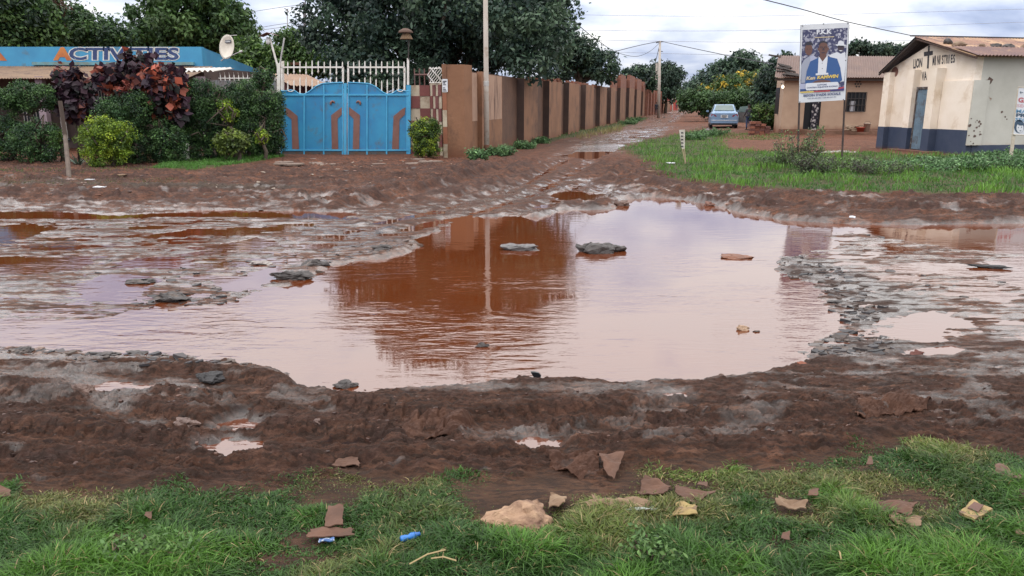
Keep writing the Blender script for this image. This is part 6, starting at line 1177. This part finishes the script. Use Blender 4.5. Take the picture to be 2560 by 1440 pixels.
rk_('rounded mud clod at near left with tyre print', 215, 985, 66, M_rk2, .55, 25); rk_('mud clod left of the small front pool', 462, 1062, 60, M_rk2, .5, 26); rk_('mud clod below the tyre ridge', 800, 1060, 40, M_rk2, .5, 27)
rk_('dark brown boulder at the right picture edge', 2568, 1262, 95, mk('brown_boulder', (.06, .035, .03), (.09, .055, .045), 8, rough=.9, b=.9), .75, 28, sub=4)
# black bird-like scrap
q = GH(1336, 944); mb = MB(); mb.prism([q+Vector(v) for v in ((-.015, 0, .02), (.0, 0, -.005), (.035, 0, -.005), (.04, 0, .012), (.025, 0, .028), (.005, 0, .033), (-.022, 0, .034))], (0, .02, 0)); o = obj('black_scrap', mb, M_void); tag(o, 'curled black scrap sticking up at the near shore', 'scrap')
# broken asphalt shards: uncountable rubble
def shards(name, label, polys, n, lo, hi, seed, cols, tall=1):
    R = np.random.RandomState(seed); Vs = []; Fs = []; Cs = []; b = 0
    for poly, share in polys:
        pw = gp(*poly); px = [a for a, _ in pw]; py = [c for _, c in pw]; k = int(n*share); x = R.uniform(min(px), max(px), k*4); y = R.uniform(min(py), max(py), k*4)
        sd_ = poly_sdf(x, y, pw); keep = (sd_+.15*fbm(x*3, y*3, 2) > 0) & (R.rand(len(x)) < .5+.9*fbm(x*2.3, y*4, 2)); x, y = x[keep][:k], y[keep][:k]; h = relief(x, y)[0]
        for X, Y, Z in zip(x, y, np.maximum(h, -.012)):
            m = R.randint(4, 7); s = lo+(hi-lo)*R.rand()**3.2; a0 = R.rand()*6.28; tl = R.normal(size=2)*.13; th = s*R.uniform(.02, .26)*tall*(1+tall*(tall > 1)); r_ = s*R.uniform(.6, 1.2, m); an_ = a0+np.sort(R.rand(m)*.7+np.arange(m))*6.283/m
            ex, ey = r_*np.cos(an_)*1.2, r_*np.sin(an_)*.9; ez = ex*tl[0]+ey*tl[1]
            top = np.stack([X+ex*.92, Y+ey*.92, Z-.004+th+ez], 1); bot = np.stack([X+ex, Y+ey, Z-.01+ez*0], 1); Vs.append(bot); Vs.append(top); c = cols[R.randint(len(cols))]; Cs.append(np.tile(np.array(c)*R.uniform(.6, 1.4), (2*m, 1)))
            Fs.append(tuple(range(b+m, b+2*m))); Fs += [(b+i, b+(i+1) % m, b+m+(i+1) % m, b+m+i) for i in range(m)]; b += 2*m
    V_ = np.concatenate(Vs); me = bpy.data.meshes.new(name); me.from_pydata([tuple(v) for v in V_], [], Fs); me.update(); a = me.color_attributes.new('tint', 'FLOAT_COLOR', 'POINT'); c4 = np.ones((len(V_), 4), np.float32); c4[:, :3] = np.concatenate(Cs); a.data.foreach_set('color', c4.ravel())
    o = link(name, me, M_shard); tag(o, label, 'gravel', kind='stuff')
M_shard, nt, pb, mo = newmat('shard'); at = nt.nodes.new('ShaderNodeAttribute'); at.attribute_name = 'tint'; nt.links.new(at.outputs['Color'], pb.inputs['Base Color']); pb.inputs['Roughness'].default_value = .5; pb.inputs['IOR'].default_value = 1.4
nt.links.new(bump(nt, noise(nt, 50, 4), .4, .004), pb.inputs['Normal'])
GC = [(.030, .027, .030), (.045, .038, .039), (.020, .018, .020), (.060, .042, .034), (.04, .026, .021)]
shards('gravel', 'broken asphalt shards along right shore of the puddle', [([(1940, 655), (2010, 640), (2120, 690), (2200, 730), (2230, 780), (2160, 800), (2100, 790), (2060, 750), (2030, 715), (1970, 695)], .42), ([(2060, 780), (2180, 775), (2230, 820), (2150, 850), (2090, 830)], .16), ([(2005, 890), (2020, 850), (2100, 835), (2230, 850), (2240, 885), (2120, 895)], .25), ([(1960, 560), (2500, 600), (2560, 800), (2300, 760), (2000, 640)], .17)], 1300, .006, .050, 3, GC)
shards('gravel', 'broken asphalt bits over the left mud flats', [([(300, 690), (560, 650), (860, 625), (1040, 590), (1060, 610), (900, 660), (760, 700), (500, 720), (320, 720)], .4), ([(280, 740), (500, 725), (700, 710), (560, 770), (350, 780)], .18), ([(0, 865), (120, 870), (600, 890), (700, 920), (640, 950), (300, 930), (0, 900)], .25), ([(-200, 560), (500, 520), (1000, 500), (1050, 580), (600, 640), (-200, 760)], .17)], 1700, .007, .050, 4, GC+[(.13, .08, .06)])
shards('gravel', 'small red clods and stones on the far muddy verge', [([(-100, 470), (700, 440), (1200, 415), (1200, 440), (800, 500), (-100, 515)], .45), ([(1560, 420), (1700, 480), (1900, 520), (2560, 525), (2560, 545), (1900, 545), (1600, 490)], .30), ([(700, 415), (1150, 405), (1140, 440), (720, 440)], .25)], 1100, .012, .06, 5, [(.12, .06, .045), (.07, .04, .035), (.20, .10, .07), (.30, .25, .2)])
shards('gravel', 'crumbly mud crumbs over the near ruts', [([(-100, 960), (900, 985), (1900, 950), (2600, 905), (2600, 1100), (2000, 1120), (1500, 1150), (-100, 1190)], 1.)], 2600, .002, .014, 6, [(.060, .030, .023), (.04, .021, .017), (.085, .043, .031)], 1.3)
# crumpled sheets: cardboard, cloth, cartons
def crump(name, label, corners, m, amp=.02, seed=0, n=14, cat='litter', lift=.03, thick=.004, ragged=.06):
    """sheet that drapes over the ground; corners are photo pixels (x, y, extra height)"""
    q = [np.array(tuple(G(c[0], c[1], .03))[:2]+((c[2] if len(c) > 2 else 0),)) for c in corners]
    o1 = np.random.RandomState(seed).rand()*40; v, u = np.meshgrid(np.linspace(0, 1, n), np.linspace(0, 1, n), indexing='ij'); u = u.ravel(); v = v.ravel()
    uu = u+.5*ragged*np.sin(v*9+seed)*((u > .9) | (u < .1))+.3*ragged*np.sin(v*23+seed*3)*((u > .9) | (u < .1)); vv = v+.5*ragged*np.sin(u*8+seed*2)*((v > .9) | (v < .1))
    p_ = (q[0]*(1-uu[:, None])+q[1]*uu[:, None])*(1-vv[:, None])+(q[3]*(1-uu[:, None])+q[2]*uu[:, None])*vv[:, None]
    g_ = np.maximum(relief(p_[:, 0], p_[:, 1])[0], 0)
    if cat != 'cloth': g_ = g_.mean()+.35*(g_-g_.mean())
    z = g_+p_[:, 2]+(lift if p_[:, 1].mean() > 3.3 or cat == 'cloth' else lift*.55+.006)+amp*(1.6*pn(p_[:, 0]*9+o1, p_[:, 1]*9)+1.2*np.abs(pn(p_[:, 0]*17+o1, p_[:, 1]*23+3)))
    P_ = [Vector((a, b, c)) for a, b, c in zip(p_[:, 0], p_[:, 1], z)]
    o = obj(name, MB().grid(n, n, lambda a, b: P_[int(round(b*(n-1)))*n+int(round(a*(n-1)))], thick=(0, 0, -thick)), m, smooth=False); tag(o, label, cat); return o
M_card = mk('soggy_cardboard', (.115, .057, .036), (.07, .034, .022), 9, stain=(.10, .055, .04), sscale=7, slo=.52, shi=.7, rough=.8, b=.5, bs=60, bd=.003); M_cardd = mk('dark_cardboard', (.14, .075, .055), (.10, .05, .038), 9, stain=(.06, .035, .03), sscale=9, rough=.75, b=.5)
M_buff = mk('buff_paper', (.22, .15, .095), (.15, .09, .055), 14, stain=(.12, .07, .04), sscale=12, slo=.5, shi=.62, rough=.8, b=.5); M_yel = mk('yellow_carton', (.30, .22, .085), (.21, .14, .06), 25, stain=(.13, .08, .05), sscale=14, slo=.48, shi=.6, rough=.7, b=.4)
M_clothm = mk('muddy_cloth', (.082, .039, .025), (.05, .025, .018), 10, ior=1.25, rough=.6, b=.6, bs=90, bd=.003)
c = crump
c('cardboard', 'upright torn cardboard piece on the left grass', [(812, 1345), (858, 1340), (860, 1292), (822, 1296)], M_card, .006, 1, lift=.05, n=10); c('cardboard', 'wide cardboard scrap lying under the upright torn piece', [(768, 1368), (885, 1362), (880, 1340), (780, 1344)], M_card, .008, 2, n=12)
c('wrapper', 'white and blue foil wrapper below the cardboard scraps', [(798, 1380), (838, 1382), (836, 1366), (800, 1364)], mk('foil_blue_white', (.55, .58, .65), (.06, .13, .30), 30, lo=.45, hi=.5, rough=.3), .012, 3, n=8)
c('cardboard_flap', 'bent brown cardboard flap hanging over the grass edge', [(1512, 1195, 0), (1535, 1210, -.01), (1560, 1158, .015), (1496, 1160, .01)], M_card, .012, 4); c('cardboard', 'flat brown cardboard strip right of bent flap', [(1595, 1240), (1660, 1255), (1680, 1232), (1610, 1208)], M_card, .015, 5)
c('cardboard', 'triangular cardboard sheet right of the cardboard strip', [(1685, 1255), (1735, 1285), (1785, 1248), (1690, 1235)], M_card, .014, 6); c('paper', 'crumpled buff paper long strip behind tall green grass', [(1460, 1285), (1620, 1298), (1625, 1272), (1480, 1260)], M_buff, .02, 7); c('wrapper', 'clear plastic wrapper scrap at end of the buff strip', [(1560, 1300), (1645, 1296), (1640, 1275), (1570, 1282)], mk('plastic_clear', (.30, .33, .30), (.2, .22, .2), 20, rough=.2), .015, 8, n=8)
c('carton', 'yellow mottled paper scrap in right of centre grass', [(1680, 1322), (1740, 1326), (1738, 1292), (1690, 1288)], M_yel, .014, 9); c('carton', 'yellow patterned carton with brown square at right', [(2392, 1320), (2430, 1345), (2475, 1312), (2425, 1288)], M_yel, .006, 10, lift=.05, n=10, thick=.01)
c('carton_label', 'brown square patch on top of yellow patterned carton', [(2412, 1314), (2438, 1326), (2452, 1308), (2428, 1299)], M_cardd, .002, 11, lift=.066, n=4, ragged=0)
c('cardboard', 'brown crumpled cardboard sheet in right grass', [(2185, 1318), (2270, 1322), (2285, 1285), (2175, 1288)], M_card, .018, 12, lift=.045); c('paper', 'pale torn paper below the brown crumpled sheet', [(2215, 1340), (2295, 1352), (2300, 1325), (2225, 1318)], M_buff, .015, 13, lift=.05); c('cardboard', 'thin dark cardboard edge left of the pale torn paper', [(2150, 1338), (2225, 1345), (2220, 1332), (2155, 1326)], M_cardd, .006, 14)
c('paper', 'pale curled paper scrap in middle right grass', [(1935, 1290), (2010, 1305), (2015, 1285), (1945, 1270)], M_buff, .015, 15, lift=.05); c('cardboard', 'small brown paper tip sticking out of dark grass', [(2162, 1190), (2180, 1190), (2176, 1170), (2170, 1168)], M_card, .004, 16, n=6, lift=.07); c('cardboard', 'buff cardboard at lower right picture edge', [(2528, 1380), (2570, 1395), (2580, 1350), (2540, 1350)], M_buff, .012, 17, lift=.05)
c('cardboard', 'long brown leaf like cardboard near right edge grass', [(2478, 1215), (2545, 1235), (2550, 1215), (2490, 1188)], M_cardd, .01, 18, lift=.06); c('cardboard', 'muddy card fragment at the left picture edge', [(-20, 1262), (30, 1262), (28, 1240), (-20, 1230)], M_card, .008, 19, lift=.05)
c('cloth', 'crumpled mud soaked cloth in the middle of the ruts', [(1000, 1095), (1160, 1090), (1185, 1060), (1010, 1035)], M_clothm, .020, 20, 44, 'cloth', .004); c('cloth', 'smooth muddy sheet corner on the right hand ruts', [(2140, 1040), (2315, 1035), (2325, 1000), (2150, 990)], M_clothm, .014, 21, 44, 'cloth', .008)
c('cloth', 'wide wrinkled muddy sheet at the grass edge right of centre', [(1380, 1180), (1490, 1205), (1500, 1155), (1370, 1140)], M_clothm, .016, 22, 44, 'cloth', .006); c('cardboard', 'buff card scrap lying on the mud below the left ruts', [(830, 1165), (900, 1172), (895, 1150), (845, 1148)], M_card, .008, 23, lift=.02)
c('paper', 'pale matted fibre patch right of the big sack lump', [(1370, 1300), (1410, 1290), (1415, 1262), (1375, 1255)], M_buff, .015, 25, lift=.03)
# big matted lump
M_sack = mk('matted_sack', (.36, .235, .15), (.25, .15, .095), 12, stain=(.12, .065, .045), sscale=6, slo=.50, shi=.64, rough=.85, b=1, bs=50, bd=.008, stretch=(1, 2.5, 1))
q = GH(1288, 1318); rock('sack_lump', 'large matted pale brown sack half buried in the grass', q+Vector((0, .05, -.005)), (.155, .125, .060), M_sack, 77, 'sack', None, 4, .3)
for i, (X, Y, s_) in enumerate(((1232, 1352, .028), (1285, 1350, .022))): rock('dark_hole_clod', ('dark soil clod at left foot of the matted sack', 'dark soil clod at front middle of the matted sack')[i], GH(X, Y)+Vector((0, 0, .015)), (s_, s_*.7, s_), M_void if 0 else mk('dark_soil', (.03, .018, .014), rough=.95), 80+i, 'soil clod')
for X, Y, lab, sd in ((335, 1395, 'broad leafed weed sprouting in the left foreground bare patch', 71), (470, 1400, 'broad leafed weed right of the left bare patch', 72), (1640, 1395, 'small broad leafed weed in the right of centre grass', 73)):
    weed(lab, X, Y, .06, .07, 14, [(.07, .14, .04), (.10, .18, .05)], sd, .022)
# blue bottle
q = GH(1020, 1362)+Vector((0, 0, .030)); bt_ = thing('plastic_bottle', q, 'crushed bright blue plastic bottle piece in the grass', 'bottle'); ax = Vector((.9, .35, .12)).normalized(); mbx = MB().lathe(q-ax*.028, [(.008, 0), (.013, .006), (.012, .02), (.008, .03), (.013, .042), (.011, .056)], 12, ax); obj('shell', mbx, mk('blue_plastic', (.02, .12, .38), (.03, .18, .5), 20, rough=.25, b=.2), bt_, smooth=True); obj('neck', MB().lathe(q+ax*.028, [(.012, 0), (.007, .01), (.007, .018)], 10, ax), mk('blue_plastic_neck', (.02, .12, .40), rough=.3, b=0), bt_, smooth=True)
for i, (X, Y, a, L_, lab) in enumerate(((1070, 1425, .5, .13, 'pale straw stalk at the bottom centre'), (1110, 1432, -.3, .09, 'short straw stalk right of the pale one at bottom'), (2095, 1420, 1.4, .05, 'brown twig stub near the bottom right'))):
    q = GH(X, Y)+Vector((0, 0, .05)); d_ = Vector((math.cos(a), math.sin(a), .1)); o = obj('straw', MB().tube([q-d_*L_/2, q+Vector((0, 0, .01)), q+d_*L_/2], .0028, 5), mk('straw', (.40, .30, .15), rough=.8, b=0)); tag(o, lab, 'stalk')
for i, (X, Y, s_, lab) in enumerate(((375, 1322, .02, 'small dry leaf in the left grass'), (1755, 1228, .03, 'dry brown leaf near the triangular cardboard'), (2030, 1258, .03, 'brown leaf scrap above the pale curled paper'), (1960, 1378, .025, 'pale leaf scrap in the lower right grass'), (455, 1368, .03, 'pale card scrap on the left bare patch'))):
    crump('dry_leaf', lab, [(X-s_*450, Y+5), (X+s_*400, Y+9), (X+s_*450, Y-9), (X-s_*300, Y-7)], M_card, .006, 60+i, 6, 'leaf', .04, .002)
# bits of pale litter on the far verge
for i, (X, Y, w_, lab) in enumerate(((225, 452, 26, 'flat pale stone on the left far verge'), (305, 440, 26, 'buff card on the far verge by the shrubs'), (250, 471, 34, 'white plastic scrap on the dark left mud'), (1676, 410, 24, 'white litter scrap left of the leaning stake'), (1625, 430, 26, 'buff scrap at the grass edge by the lane'), (2130, 548, 16, 'pale scrap on far right shore'))):
    q = GH(X, Y); s_ = w_/FP*q.y*.5; R = random.Random(i); o = obj('scrap', MB().prism([q+Vector((s_*math.cos(t), s_*.8*math.sin(t)*R.uniform(.6, 1), .012+.02*R.random())) for t in np.linspace(0, 5.6, 6)], (0, 0, .012)), M_buff if i in (1, 4) else M_bw); tag(o, lab, 'litter')
